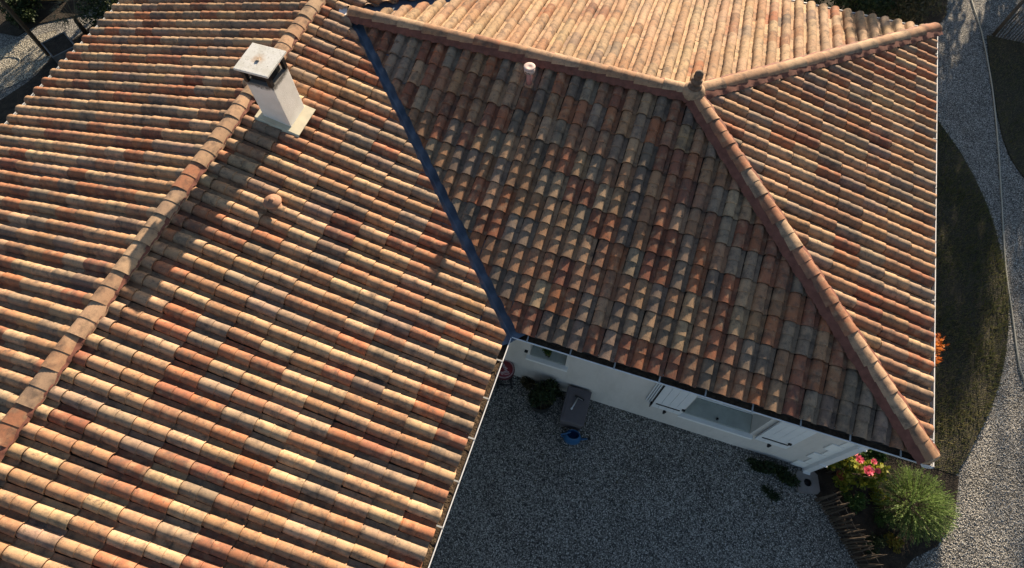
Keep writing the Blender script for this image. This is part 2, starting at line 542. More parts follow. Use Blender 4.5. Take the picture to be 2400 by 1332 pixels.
PAL = [((0.470, 0.312, 0.190), 24), ((0.425, 0.258, 0.151), 23), ((0.370, 0.202, 0.112), 19), ((0.355, 0.142, 0.074), 13), ((0.260, 0.106, 0.064), 7),
       ((0.290, 0.207, 0.148), 21), ((0.195, 0.140, 0.105), 5), ((0.325, 0.167, 0.096), 14)]
PC = [c for c, w in PAL]
PWT = np.array([w for c, w in PAL], float)
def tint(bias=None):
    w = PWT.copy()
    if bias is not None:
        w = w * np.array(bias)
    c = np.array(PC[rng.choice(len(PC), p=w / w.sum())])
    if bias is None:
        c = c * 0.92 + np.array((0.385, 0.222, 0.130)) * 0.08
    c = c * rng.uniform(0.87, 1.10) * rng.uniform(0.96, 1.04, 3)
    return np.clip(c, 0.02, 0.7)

def project(p):
    q = CR.transposed() @ (Vector(p) - CAM)
    return 1200 + FOC * q.x / -q.z, 666 - FOC * q.y / -q.z, -q.z

house = tag(empty('house'), 'white-walled house with a hipped and gabled roof of mottled terracotta tiles', 'house')

class Slope:
    def __init__(s, eave, down, pitch, limit):
        s.e = Vector((*eave, ZE))
        s.d = Vector((*down, 0))
        c = 1 / math.sqrt(1 + pitch * pitch)
        sn = pitch * c
        s.U = Vector((-s.d.x * c, -s.d.y * c, sn))
        s.N = Vector((s.d.x * sn, s.d.y * sn, c))
        s.V = s.N.cross(s.U)
        s.pitch = pitch
        s.limit = limit
    def z(s, x, y):
        return ZE + -((Vector((x, y, 0)) - Vector((s.e.x, s.e.y, 0))).dot(s.d)) * s.pitch

def lay_tiles(S, c0, c1, nrows, planes_of, deck_poly, bias=None, s0=0.085, c_off=0.0, cap=300, shift=0.0, skip=None):
    """S slope; columns from coordinate c0 to c1 along S.V; planes_of(x, y) -> list of (px, py, nx, ny): keep n.(q-p) <= 0"""
    mb = MB()
    top = [(x, y, S.z(x, y) - 0.03) for x, y in deck_poly]
    bot = [(x, y, S.z(x, y) - 0.12) for x, y in deck_poly]
    n = len(top)
    mb.add(top + bot, [tuple(range(n)), tuple(range(n, 2 * n))[::-1]] + [(i, n + i, n + (i + 1) % n, (i + 1) % n) for i in range(n)])
    deck = mb.build('roof_slope', M['deck'], house)
    cosp = 1 / math.sqrt(1 + S.pitch ** 2)
    recs = []
    ncol = int((c1 - c0) / COLW) + 1
    e2 = Vector((S.e.x, S.e.y, 0))
    for ci in range(ncol):
        for ri in range(nrows + 1):
            cc = c0 + ci * COLW
            base = Vector((S.e.x, S.e.y, ZE)) + S.V * cc + S.U * ((s0 + ri * EXPO) / cosp)
            rot = Matrix((S.U, S.V, S.N)).transposed()
            jit = Matrix.Rotation(rng.normal(0, 0.008), 3, 'Z') @ Matrix.Rotation(rng.normal(0, 0.009), 3, 'X') @ Matrix.Rotation(rng.normal(0, 0.004), 3, 'Y')
            mtx = Matrix.Translation(base + S.U * (rng.normal(0, 0.004) - (rng.random() < 0.03) * rng.uniform(0, 0.015)) + S.V * rng.normal(0, 0.003) + S.N * abs(rng.normal(0, 0.0012))) @ (rot @ jit).to_4x4()
            corners = [mtx @ Vector(q) for q in ((0, 0, 0), (TL, 0, 0), (TL, COLW, 0), (0, COLW, 0))]
            ctr = mtx @ Vector((TL / 2, COLW / 2, 0.05))
            if skip and skip(ctr.x, ctr.y):
                continue
            pl = planes_of(ctr.x, ctr.y)
            cut = []
            out = False
            for (px, py, nx, ny) in pl:
                d = [(q.x - px) * nx + (q.y - py) * ny for q in corners]
                if min(d) >= -0.01:
                    out = True
                    break
                if max(d) > 0:
                    cut.append((px, py, nx, ny))
            if out:
                continue
            u, v, dep = project(ctr)
            vis = -20 < u < 2420 and -20 < v < 1352
            recs.append((not vis, dep, mtx, cut, TILES[rng.integers(len(TILES))], rng.integers(len(TILE_ME)), tint(bias)))
    recs.sort(key=lambda r: (r[0], r[1]))
    jV, jF, jC = [], [], []
    nv = 0
    for i, (hid, dep, mtx, cut, arr, mi, col) in enumerate(recs):
        joined = hid or i >= cap
        if not cut and not joined:
            o = mesh_obj('roof_tile', TILE_ME[mi], deck)
            o.matrix_world = mtx
            o.color = (*col, 1)
            continue
        V, F = TILES[mi]
        W = V @ np.array(mtx.to_3x3()).T + np.array(mtx.translation)
        if cut:
            bm = bmesh.new()
            vs = [bm.verts.new(p) for p in W]
            for f in F[:, ::-1]:
                bm.faces.new([vs[k] for k in f])
            for (px, py, nx, ny) in cut:
                bmesh.ops.bisect_plane(bm, geom=bm.verts[:] + bm.edges[:] + bm.faces[:], plane_co=(px, py, 0), plane_no=(nx, ny, 0), clear_outer=True)
            if len(bm.faces) == 0:
                bm.free()
                continue
            if joined:
                bmesh.ops.triangulate(bm, faces=bm.faces[:])
                bm.verts.index_update()
                jV.append(np.array([v.co[:] for v in bm.verts]))
                jF.append(np.array([[v.index for v in f.verts] for f in bm.faces]) + nv)
                jC.append(np.tile(np.append(col, 1), (len(bm.verts), 1)))
                nv += len(bm.verts)
            else:
                for f in bm.faces:
                    f.smooth = True
                me = bpy.data.meshes.new('roof_tile')
                bm.to_mesh(me)
                me.materials.append(M['tile'])
                o = mesh_obj('roof_tile', me, deck)
                o.color = (*col, 1)
            bm.free()
        else:
            G = F[:, ::-1]
            T = np.concatenate([G[:, [0, 1, 2]], G[:, [0, 2, 3]]])
            jV.append(W)
            jF.append(T + nv)
            jC.append(np.tile(np.append(col, 1), (len(W), 1)))
            nv += len(W)
    if jV:
        me = raw_mesh('roof_tiles', np.concatenate(jV), np.concatenate(jF), M['tile_joined'], True)
        at = me.attributes.new('tint', 'FLOAT_COLOR', 'POINT')
        at.data.foreach_set('color', np.concatenate(jC).astype(np.float32).ravel())
        tag(mesh_obj('remaining_roof_tiles', me, deck), kind='stuff')
    return deck

VG = 0.115   # half width of the open valley, measured square to it in plan
r2 = math.sqrt(0.5)
# slope west of the main ridge (falls to -X)
SA = Slope((-2 * W1, 0), (-1, 0), TP, None)
lay_tiles(SA, Y0, Y1, 12, lambda x, y: [(-W1, 0, 1, 0), (0, Y1, 0, 1), (0, Y0, 0, -1)], [(-2 * W1 + 0.1, Y0), (-W1, Y0), (-W1, Y1), (-2 * W1 + 0.1, Y1)])
# slope east of the main ridge (falls to +X), cut by the two valleys
SB = Slope((0, 0), (1, 0), TP, None)
def planes_B(x, y):
    pl = [(-W1, 0, -1, 0), (0, Y1, 0, 1), (0, Y0, 0, -1)]
    if y < W2:
        pl.append((-VG * 0.7, 0, r2, r2))
    else:
        pl.append((-VG, 2 * W2, r2, -r2))
    return pl
lay_tiles(SB, -Y1, -Y0, 12, planes_B, [(-0.1, Y0), (-0.1, 0.1), (-W2, W2), (-0.1, 2 * W2 - 0.1), (-0.1, Y1), (-W1, Y1), (-W1, Y0)])
# wing slope facing the yard (falls to -Y)
SC = Slope((0, 0), (0, -1), TP, None)
hx, hy = W2, LH
hl = math.hypot(hx, hy)
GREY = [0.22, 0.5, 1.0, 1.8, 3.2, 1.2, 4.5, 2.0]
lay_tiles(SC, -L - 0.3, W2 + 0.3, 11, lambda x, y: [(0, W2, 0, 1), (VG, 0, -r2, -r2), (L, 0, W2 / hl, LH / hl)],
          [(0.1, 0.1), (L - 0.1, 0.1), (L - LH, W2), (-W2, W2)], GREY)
# hip end (falls to +X)
SE_ = Slope((L, 0), (1, 0), TPE, None)
lay_tiles(SE_, -2 * W2 - 0.1, 0.2, 11, lambda x, y: [(L, 0, -W2 / hl, -LH / hl), (L, 2 * W2, -W2 / hl, LH / hl)],
          [(L - 0.1, 0.1), (L - 0.1, 2 * W2 - 0.1), (L - LH, W2)])
# wing slope behind its ridge (falls to +Y)
SF = Slope((0, 2 * W2), (0, 1), TP, None)
SUNLIT_TINTS = [3.2, 1.8, 0.7, 0.25, 0.1, 0.3, 0.1, 0.4]  # cream-heavy tints paint the sunlit look onto the same tiles
lay_tiles(SF, -W2 - 0.3, L + 0.3, 11, lambda x, y: [(0, W2, 0, -1), (VG, 2 * W2, -r2, r2), (L, 2 * W2, W2 / hl, -LH / hl)],
          [(0.1, 2 * W2 - 0.1), (-W2, W2), (L - LH, W2), (L - 0.1, 2 * W2 - 0.1)], SUNLIT_TINTS)

# ------------------------------------------------------------------ ridge and hip caps
def cap_arrays(seed, length, r0):
    r = np.random.default_rng(seed)
    n = 12
    mid = length * 0.5
    def ring(x, k, lift):
        pts = []
        for i in range(n + 1):
            t = math.radians(-8) + math.radians(196) * i / n
            pts.append((x, r0 * k * math.cos(t), 0.82 * r0 * k * math.sin(t) + lift))
        return pts
    rows = [ring(0, 1.0, 0.010), ring(mid - 0.003, 0.955, 0.004), ring(mid, 1.0, 0.006), ring(length + 0.05, 0.93, -0.004)]
    inn0 = ring(0, 0.87, 0.008)
    inn1 = ring(0.06, 0.85, 0.004)
    V, F = [], []
    for a, b in ((rows[0], rows[1]), (rows[1], rows[2]), (rows[2], rows[3]), (inn0, rows[0]), (inn1, inn0)):
        n0 = len(V)
        V += a + b
        m = len(a)
        for i in range(m - 1):
            F.append((n0 + i, n0 + i + 1, n0 + m + i + 1, n0 + m + i))
    return np.array(V), np.array(F)

CAPL = 0.40
cap_me = {}
def cap_mesh(length, r0):
    key = (round(length, 3), r0)
    if key not in cap_me:
        V, F = cap_arrays(5, length, r0)
        cap_me[key] = raw_mesh('ridge_tile', V, F[:, ::-1], M['cap'], True)
    return cap_me[key]

CAPPAL = [(0.43, 0.275, 0.175), (0.39, 0.235, 0.145), (0.345, 0.155, 0.09), (0.45, 0.305, 0.195), (0.31, 0.21, 0.145), (0.37, 0.21, 0.125)]
def barrel_h(c):
    t = (c / COLW) % 1.0
    y = (t * 0.2 - 0.1270) / 0.0740
    return 0.012 + (0.080 * math.sqrt(max(0, 1 - y * y)))

def cap_run(name, P0, P1, r0, lift, sides):
    """P0 low or start end, P1 high or far end; caps overlap upwards. sides: list of (slope, column coordinate function, sign of the side, widths)"""
    P0, P1 = Vector(P0), Vector(P1)
    d = (P1 - P0)
    ln = d.length
    d.normalize()
    up = Vector((0, 0, 1))
    side = up.cross(d).normalized()
    nrm = d.cross(side)
    mb = MB()
    ns = int(ln / 0.02)
    for S, colf, sg, w0, w1 in sides:
        vs, fs = [], []
        for i in range(ns + 1):
            b = P0 + d * (ln * i / ns)
            for k, w in enumerate((w0, (w0 + w1) / 2, w1)):
                q = b + side * (sg * (w + (0.004 * math.sin(i * 1.7) if k == 2 else 0)))
                h = barrel_h(colf(q.x, q.y))
                hh = (0.116, 0.108, 0.096 - 0.25 * (0.086 - h))[k]
                vs.append((q.x, q.y, S.z(q.x, q.y) + hh))
            if i:
                a = 3 * (i - 1)
                for k in range(2):
                    fs.append((a + k, a + k + 1, a + k + 4, a + k + 3))
        if sg > 0:
            fs = [f[::-1] for f in fs]
        mb.add(vs, fs, True)
    ridge = mb.build(name, M['closure'], house)
    n = max(1, round(ln / CAPL))
    step = ln / n
    me = cap_mesh(step, r0)
    rot = Matrix((d, side, nrm)).transposed()
    for i in range(n):
        b = P0 + d * (i * step) + up * lift
        jit = Matrix.Rotation(rng.normal(0, 0.012), 3, 'Z') @ Matrix.Rotation(rng.normal(0, 0.012), 3, 'X')
        o = mesh_obj('ridge_tile', me, ridge)
        o.matrix_world = Matrix.Translation(b + side * rng.normal(0, 0.003)) @ (rot @ jit).to_4x4()
        c = np.array(CAPPAL[rng.integers(len(CAPPAL))]) * rng.uniform(0.85, 1.1)
        o.color = (*c, 1)
    return ridge, me, rot

def colfun(S, c0):
    e = Vector((S.e.x, S.e.y, 0))
    return lambda x, y: (Vector((x, y, 0)) - e).dot(S.V) - c0
cA, cB = colfun(SA, Y0), colfun(SB, -Y1)
cC, cE, cF = colfun(SC, -L - 0.3), colfun(SE_, -2 * W2 - 0.1), colfun(SF, -W2 - 0.3)
ZR1, ZR2 = ZE + W1 * TP, ZE + W2 * TP
R0 = 0.118
LIFT = 0.035
cap_run('main_ridge', (-W1, Y0, ZR1), (-W1, Y1, ZR1), R0, LIFT, [(SA, cA, 1, 0.06, 0.112), (SB, cB, -1, 0.06, 0.122)])
cap_run('wing_ridge', (-W2 + 0.02, W2, ZR2), (L - LH - 0.02, W2, ZR2), R0, LIFT, [(SF, cF, 1, 0.07, 0.13), (SC, cC, -1, 0.07, 0.185)])
hipN = cap_run('north_hip', (L - 0.08, 2 * W2 - 0.08, ZE + 0.02), (L - LH + 0.08, W2 + 0.08, ZR2 - 0.02), R0, LIFT, [(SF, cF, -1, 0.07, 0.14), (SE_, cE, 1, 0.07, 0.17)])
hipS = cap_run('south_hip', (L - 0.08, 0.08, ZE + 0.02), (L - LH + 0.08, W2 - 0.08, ZR2 - 0.02), R0, LIFT, [(SE_, cE, -1, 0.07, 0.13), (SC, cC, 1, 0.07, 0.185)])
# rounded end pieces at the two roof corners and at the wing ridge's start
def end_cap(parent, pos, direction, r, col):
    mb = MB()
    d = Vector(direction).normalized()
    up = Vector((0, 0, 1))
    s = up.cross(d).normalized()
    nn = d.cross(s)
    vs, fs = [], []
    A, B = 12, 5
    for j in range(B + 1):
        ph = (math.pi / 2) * j / B
        for i in range(A + 1):
            t = math.radians(-8) + math.radians(196) * i / A
            vs.append(Vector(pos) + (s * math.cos(t) * r + nn * math.sin(t) * r * 0.82) * math.cos(ph) - d * (r * 0.4 * math.sin(ph)))
    for j in range(B):
        for i in range(A):
            a = j * (A + 1) + i
            fs.append((a, a + 1, a + A + 2, a + A + 1)[::-1])
    mb.add(vs, [f[::-1] for f in fs], True)
    o = mb.build('end_tile', M['cap'], parent)
    o.color = (*col, 1)
    return o
end_cap(hipS[0], (L - 0.078, 0.078, ZE + 0.02 + LIFT + 0.011), (-LH, W2, ZR2 - ZE), R0 * 1.0, (0.42, 0.28, 0.18))
end_cap(hipN[0], (L - 0.078, 2 * W2 - 0.078, ZE + 0.02 + LIFT + 0.011), (-LH, -W2, ZR2 - ZE), R0 * 1.0, (0.40, 0.27, 0.18))
wr = [o for o in bpy.data.objects if o.name == 'wing_ridge'][0]
end_cap(wr, (-W2 + 0.022, W2, ZR2 + LIFT + 0.011), (1, 0, 0), R0, (0.58, 0.42, 0.26))

# three-way piece and finial on the apex
mb = MB()
ap = (L - LH, W2, ZR2)
mb.lathe([(0.165, 0.02), (0.165, 0.07), (0.15, 0.115), (0.115, 0.15), (0.09, 0.165)], ap, 18)
hubo = mb.build('apex_tile', M['cap'], house)
hubo.color = (0.42, 0.28, 0.18, 1)
mb = MB()
mb.lathe([(0.095, 0.16), (0.09, 0.19), (0.062, 0.20), (0.055, 0.225), (0.075, 0.245), (0.078, 0.265), (0.05, 0.285), (0.042, 0.305), (0.062, 0.325),
          (0.060, 0.340), (0.052, 0.352), (0.058, 0.362), (0.058, 0.382), (0.046, 0.405), (0.026, 0.42), (0.0, 0.426)], ap, 16)
mb.build('finial', M['finial'], house)

# ------------------------------------------------------------------ valleys
def valley(P0, P1, name='valley_flashing'):
    P0, P1 = Vector(P0), Vector(P1)
    d = (P1 - P0)
    ln = d.length
    d.normalize()
    s = Vector((0, 0, 1)).cross(d).normalized()
    mb = MB()
    vs, fs = [], []
    n = 40
    offs = [(-0.26, 0.045), (-0.12, 0.015), (-0.015, -0.012), (0.0, 0.012), (0.015, -0.012), (0.12, 0.015), (0.26, 0.045)]
    for i in range(n + 1):
        b = P0 + d * (ln * i / n)
        for o_, z in offs:
            w = rng.normal(0, 0.003)
            vs.append(b + s * o_ + Vector((0, 0, z + w)))
    m = len(offs)
    for i in range(n):
        for k in range(m - 1):
            a = i * m + k
            fs.append((a, a + 1, a + m + 1, a + m))
    mb.add(vs, [f[::-1] for f in fs], True)
    return mb.build(name, M['zinc'], house)
valley((0.03, -0.03, ZE - 0.01), (-W2, W2, ZR2 + 0.0))
valley((0.03, 2 * W2 + 0.03, ZE - 0.01), (-W2, W2, ZR2 + 0.0))
# pale upstand where both valleys meet under the ridge end
mb = MB()
mb.box((-W2 - 0.10, W2 - 0.02, ZR2 + 0.065), (0.11, 0.30, 0.006), Matrix.Rotation(0.25, 3, 'Y') @ Matrix.Rotation(0.3, 3, 'Z'))
mb.build('valley_saddle', M['white_metal'], house)

# ------------------------------------------------------------------ gutters
def gutter(P0, P1, out, n_br, gutter_fill=True):
    """rim runs from P0 to P1 (plan, outer edge); out = outward direction"""
    P0, P1, out = Vector((*P0, ZE)), Vector((*P1, ZE)), Vector((*out, 0))
    mb = MB()
    prof = [(0.0, 0.012), (-0.012, 0.012), (-0.012, 0.0)]
    for i in range(9):
        t = math.pi * i / 8
        prof.append((-0.065 + 0.053 * math.cos(t), -0.062 * math.sin(t)))
    prof += [(-0.122, 0.004)]
    for i in range(8, -1, -1):
        t = math.pi * i / 8
        prof.append((-0.063 + 0.060 * math.cos(t), -0.069 * math.sin(t)))
    a = [P0 + out * o_ + Vector((0, 0, z)) for o_, z in prof]
    b = [P1 + out * o_ + Vector((0, 0, z)) for o_, z in prof]
    m = len(prof)
    d = (P1 - P0).normalized()
    fs = [(k, (k + 1) % m, m + (k + 1) % m, m + k) for k in range(m)]
    fs += [tuple(range(m)), tuple(range(m, 2 * m))[::-1]]
    mb.add(a + b, fs)
    g = mb.build('gutter', M['white_metal'], house)
    ln = (P1 - P0).length
    for i in range(n_br):
        q = P0 + d * (ln * (i + 0.35) / n_br)
        bb = MB()
        ang = math.atan2(out.y, out.x)
        bb.box(q + out * -0.055 + Vector((0, 0, 0.0135)), (0.106, 0.018, 0.004), Matrix.Rotation(ang, 3, 'Z'))
        bb.build('bracket', M['bracket'], g)
    sb = MB()
    sp = [(-0.022, -0.036), (-0.065, -0.030), (-0.108, -0.036)]
    ns = int(ln / 0.08)
    sv, sf = [], []
    for i in range(ns + 1):
        q = P0 + d * (0.01 + (ln - 0.02) * i / ns)
        for o_, z in sp:
            sv.append(q + out * o_ + Vector((0, 0, z + rng.normal(0, 0.006))))
        if i:
            a_ = 3 * (i - 1)
            sf += [(a_, a_ + 1, a_ + 4, a_ + 3), (a_ + 1, a_ + 2, a_ + 5, a_ + 4)]
    sb.add(sv, sf, True)
    sb.build('dark_strip', M['dark_brown'], g)  # uneven dark brown strip along the gutter floor
    if gutter_fill:
        n = int(ln * 90)
        vs, fs = [], []
        for i in range(n):
            c = P0 + d * rng.uniform(0.1, ln - 0.1) + out * rng.uniform(-0.10, -0.03) + Vector((0, 0, rng.uniform(-0.058, -0.035)))
            sz = rng.uniform(0.006, 0.022)
            R = Matrix.Rotation(rng.uniform(0, 6.28), 3, 'Z') @ Matrix.Rotation(rng.normal(0, 0.5), 3, 'X')
            k = len(vs)
            vs += [tuple(c + R @ Vector((x * sz, y * sz * 0.6, 0))) for x, y in ((-1, 0), (0, -1), (1, 0), (0, 1))]
            fs.append((k, k + 1, k + 2, k + 3))
        dm = MB().add(vs, fs)
        tag(dm.build('leaf_litter', M['leaf_dry'], g), kind='stuff')
    return g
gutter((0, Y0), (0, -0.005), (1, 0), 14)
gutter((-0.0, 0), (L - 0.001, 0), (0, -1), 9, False)
gutter((L, 0.0), (L, 2 * W2), (1, 0), 8)
gutter((0, 2 * W2), (L, 2 * W2), (0, 1), 10, False)
gutter((-2 * W1, Y0), (-2 * W1, Y1), (-1, 0), 34, False)

# ------------------------------------------------------------------ walls
WY, WX = OV, L - OV + 0.05
WT = 2.50
WIN = [(0.155, 0.70, 1.16, 2.20), (2.56, 3.56, 0.74, 2.10)]     # openings in the yard wall: x0, x1, z0, z1
def wall_with_openings(x0, x1, z0, z1, y, wins, dep):
    xs = sorted({x0, x1, *[w[0] for w in wins], *[w[1] for w in wins]})
    zs = sorted({z0, z1, *[w[2] for w in wins], *[w[3] for w in wins]})
    mb = MB()
    for i in range(len(xs) - 1):
        for j in range(len(zs) - 1):
            cx, cz = (xs[i] + xs[i + 1]) / 2, (zs[j] + zs[j + 1]) / 2
            if any(w[0] < cx < w[1] and w[2] < cz < w[3] for w in wins):
                continue
            mb.add([(xs[i], y, zs[j]), (xs[i + 1], y, zs[j]), (xs[i + 1], y, zs[j + 1]), (xs[i], y, zs[j + 1])], [(0, 1, 2, 3)])
    for a, b, c, d in wins:
        q = y + dep
        mb.add([(a, y, c), (a, q, c), (a, q, d), (a, y, d)], [(0, 1, 2, 3)])
        mb.add([(b, y, c), (b, q, c), (b, q, d), (b, y, d)], [(0, 3, 2, 1)])
        mb.add([(a, y, c), (b, y, c), (b, q, c), (a, q, c)], [(0, 1, 2, 3)])
        mb.add([(a, y, d), (b, y, d), (b, q, d), (a, q, d)], [(0, 3, 2, 1)])
        mb.add([(a, q, c), (b, q, c), (b, q, d), (a, q, d)], [(0, 1, 2, 3)])
    return mb
yard = wall_with_openings(-OV, WX, -0.05, WT, WY, WIN, 0.36)
yard.add([(WX, WY, -0.05), (WX, 2 * W2 - OV, -0.05), (WX, 2 * W2 - OV, WT), (WX, WY, WT)], [(0, 1, 2, 3)])
yard.add([(WX, 2 * W2 - OV, -0.05), (-OV, 2 * W2 - OV, -0.05), (-OV, 2 * W2 - OV, WT), (WX, 2 * W2 - OV, WT)], [(0, 1, 2, 3)])
yard.build('wing_wall', M['render_wall'], house)
mb = MB()
mb.box(((-2 * W1) / 2, (Y0 + Y1) / 2, WT / 2 - 0.03), (2 * W1 - 2 * OV, Y1 - Y0 - 0.5, WT + 0.04))
for yy in (Y0 + 0.25, Y1 - 0.25):
    mb.add([(-2 * W1 + OV, yy, WT), (-OV, yy, WT), (-W1, yy, ZR1 - 0.15)], [(0, 1, 2)])
mb.build('main_wall', M['render_wall'], house)
# soffits
mb = MB()
mb.add([(-0.1, 0.13, WT + 0.02), (L - 0.13, 0.13, WT + 0.02), (L - 0.13, 2 * W2 - 0.13, WT + 0.02), (-0.1, 2 * W2 - 0.13, WT + 0.02)], [(0, 3, 2, 1)])
mb.build('soffit', M['white_paint'], house)
mb = MB()
mb.add([(-2 * W1 + 0.13, Y0 + 0.1, WT + 0.024), (-0.13, Y0 + 0.1, WT + 0.024), (-0.13, Y1 - 0.1, WT + 0.024), (-2 * W1 + 0.13, Y1 - 0.1, WT + 0.024)], [(0, 3, 2, 1)])
mb.build('soffit', M['white_paint'], house)

# windows
def window(x0, x1, z0, z1, split, y, sill_drop):
    mb = MB()
    t = 0.05
    for (a, b, c, d) in ((x0, x1, z0, z0 + t), (x0, x1, z1 - t, z1), (x0, x0 + t, z0 + t, z1 - t), (x1 - t, x1, z0 + t, z1 - t)):
        mb.box(((a + b) / 2, y + 0.325, (c + d) / 2), (b - a, 0.05, d - c))
    if split:
        mb.box(((x0 + x1) / 2, y + 0.325, (z0 + z1) / 2), (0.07, 0.05, z1 - z0 - 2 * t))
    w = mb.build('window', M['white_paint'], house, 0.004)
    for (a, b) in (((x0 + t, (x0 + x1) / 2 - 0.035), ((x0 + x1) / 2 + 0.035, x1 - t)) if split else ((x0 + t, x1 - t),)):
        MB().box(((a + b) / 2, y + 0.332, (z0 + z1) / 2), (b - a, 0.012, z1 - z0 - 2 * t)).build('pane', M['glass'], w)
    MB().box(((x0 + x1) / 2, y - 0.0275, z0 - 0.022), (x1 - x0 + 0.10, 0.075, 0.06)).build('sill', M['quoin'], w, 0.006)
    MB().box(((x0 + x1) / 2, y + 0.152, z0 + 0.012), (x1 - x0 - 0.008, 0.28, 0.02)).build('sill_slab', M['sill_stone'], w, 0.004)
    MB().box(((x0 + x1) / 2, y + 0.06, z0 + 0.045), (0.03, 0.03, 0.045)).build('shutter_stop', M['black_iron'], w, 0.004)
    return w
window(*WIN[0], False, WY, 0.1)
window(*WIN[1], True, WY, 0.1)

# shutters, folded back against the wall
def shutter(x0, x1, z0, z1, mir):
    mb = MB()
    n = 4
    w = (x1 - x0) / n
    y = WY - 0.045
    for i in range(n):
        mb.box((x0 + w * (i + 0.5), y, (z0 + z1) / 2), (w - 0.003, 0.028, z1 - z0))
    s = mb.build('shutter', M['white_paint'], house, 0.003)
    mid = (x0 + x1) / 2
    for z in (z0 + 0.19, z1 - 0.19):
        MB().box((mid, y - 0.018, z), ((x1 - x0) * 0.80, 0.008, 0.028)).build('strap_hinge', M['black_iron'], s)
    hx_ = x1 - 0.01 if not mir else x1 - 0.06
    MB().box((hx_, y - 0.022, z0 + 0.28), (0.045, 0.035, 0.045)).build('catch', M['black_iron'], s, 0.006)
    hk = MB()
    hk.box((mid, y - 0.02, z0 - 0.06), (0.03, 0.05, 0.06))
    hk.box((mid, y - 0.03, z0 - 0.02), (0.05, 0.02, 0.03))
    hk.build('shutter_dog', M['black_iron'], s, 0.004)
    return s
shutter(2.08, 2.52, 0.78, 2.10, False)
shutter(3.63, 4.09, 0.76, 2.10, True)
# stacked edge rail and espagnolette rod beside the left shutter
mb = MB()
for k in range(3):
    mb.box((1.985 + 0.028 * k, WY - 0.02 - 0.008 * k, 1.46), (0.016, 0.03 + 0.014 * k, 1.16))
sr = mb.build('shutter_rail', M['white_paint'], house)
mb = MB().tube([(2.065, WY - 0.075, 0.80), (2.065, WY - 0.075, 2.05)], 0.010, 6)
mb.box((2.055, WY - 0.085, 0.98), (0.03, 0.03, 0.09))
mb.build('locking_rod', M['black_iron'], sr)
MB().box((0.10, WY - 0.02, 1.33), (0.05, 0.04, 0.03)).build('wall_hook', M['black_iron'], house, 0.004)

# quoins on the yard corner
for z0, z1 in ((0.02, 0.30), (0.60, 0.86), (1.13, 1.40), (1.66, 1.93)):
    MB().box((WX - 0.14, WY - 0.011, (z0 + z1) / 2), (0.21, 0.022, z1 - z0)).build('quoin', M['quoin'], house, 0.006)
for z0, z1 in ((0.31, 0.59), (0.87, 1.12), (1.41, 1.65), (1.94, 2.2)):
    MB().box((WX - 0.095, WY - 0.009, (z0 + z1) / 2), (0.12, 0.018, z1 - z0)).build('quoin', M['quoin'], house, 0.006)
# square downpipe
mb = MB()
mb.box((WX + 0.0, WY - 0.036, 1.22), (0.10, 0.075, 2.40))
mb.box((WX + 0.0, WY - 0.050, 0.035), (0.11, 0.11, 0.07))
dp = mb.build('downpipe', M['white_metal'], house, 0.008)
for z in (0.6, 1.7):
    MB().box((WX + 0.0, WY - 0.042, z), (0.112, 0.09, 0.03)).build('pipe_clamp', M['white_metal'], dp)

# ------------------------------------------------------------------ chimney
CX0, CX1, CY0, CY1 = -3.902, -3.532, 1.523, 1.893
cx, cy = (CX0 + CX1) / 2, (CY0 + CY1) / 2
mch, nt, p = mat_new('rough_white_render')
g = nd(nt, 'ShaderNodeNewGeometry').outputs['Position']
f = noise(nt, g, 5, 5)
c = mixc(nt, ramp(nt, f, 0.45, 0.75, 0, 0.5), (0.76, 0.74, 0.71), (0.55, 0.52, 0.48))
zc = nd(nt, 'ShaderNodeSeparateXYZ')
nt.links.new(g, zc.inputs[0])
soot = nd(nt, 'ShaderNodeMath', operation='ADD')
nt.links.new(zc.outputs[2], soot.inputs[0])
nt.links.new(mul(nt, noise(nt, g, 18, 5, 0.7), 0.12), soot.inputs[1])
c = mixc(nt, ramp(nt, soot.outputs[0], 4.27, 4.31, 0, 0.85), c, (0.06, 0.055, 0.05))
nt.links.new(c, p.inputs['Base Color'])
p.inputs['Roughness'].default_value = 0.95
bump(nt, p, noise(nt, g, 75, 3, 0.6), 0.7, 0.008)
mcap, nt, p = mat_new('stained_cap')
g = nd(nt, 'ShaderNodeNewGeometry').outputs['Position']
c = mixc(nt, ramp(nt, noise(nt, g, 6, 4), 0.45, 0.75, 0, 0.6), (0.64, 0.64, 0.62), (0.42, 0.40, 0.33))
c = mixc(nt, ramp(nt, noise(nt, g, 42, 5, 0.8), 0.58, 0.66, 0, 0.8), c, (0.13, 0.12, 0.09))
vd = nd(nt, 'ShaderNodeVectorMath', operation='DISTANCE')
nt.links.new(g, vd.inputs[0])
vd.inputs[1].default_value = (cx - 0.02, cy + 0.0, 4.52)
rs = nd(nt, 'ShaderNodeMath', operation='ADD')
nt.links.new(vd.outputs['Value'], rs.inputs[0])
nt.links.new(mul(nt, noise(nt, g, 22, 4, 0.7), 0.12), rs.inputs[1])
c = mixc(nt, ramp(nt, rs.outputs[0], 0.075, 0.16, 0.75, 0), c, (0.36, 0.20, 0.07))
nt.links.new(c, p.inputs['Base Color'])
p.inputs['Roughness'].default_value = 0.9
bump(nt, p, noise(nt, g, 60, 4, 0.7), 0.5, 0.006)
mflash = plain('cream_flashing', (0.55, 0.50, 0.37), 0.6, 0.15, 6)
chim = MB().box((cx, cy, 3.80), (0.37, 0.37, 0.96)).build('chimney', mch, house, 0.006)
mb = MB()
for sx in (-1, 1):
    for sy in (-1, 1):
        mb.box((cx + sx * 0.165, cy + sy * 0.165, 4.375), (0.05, 0.05, 0.19))
mb.box((cx, cy, 4.345), (0.25, 0.25, 0.14))
mb.build('cap_support', M['black_iron'], chim)
MB().box((cx, cy, 4.490), (0.455, 0.455, 0.030)).build('cap_slab', mcap, chim, 0.005)
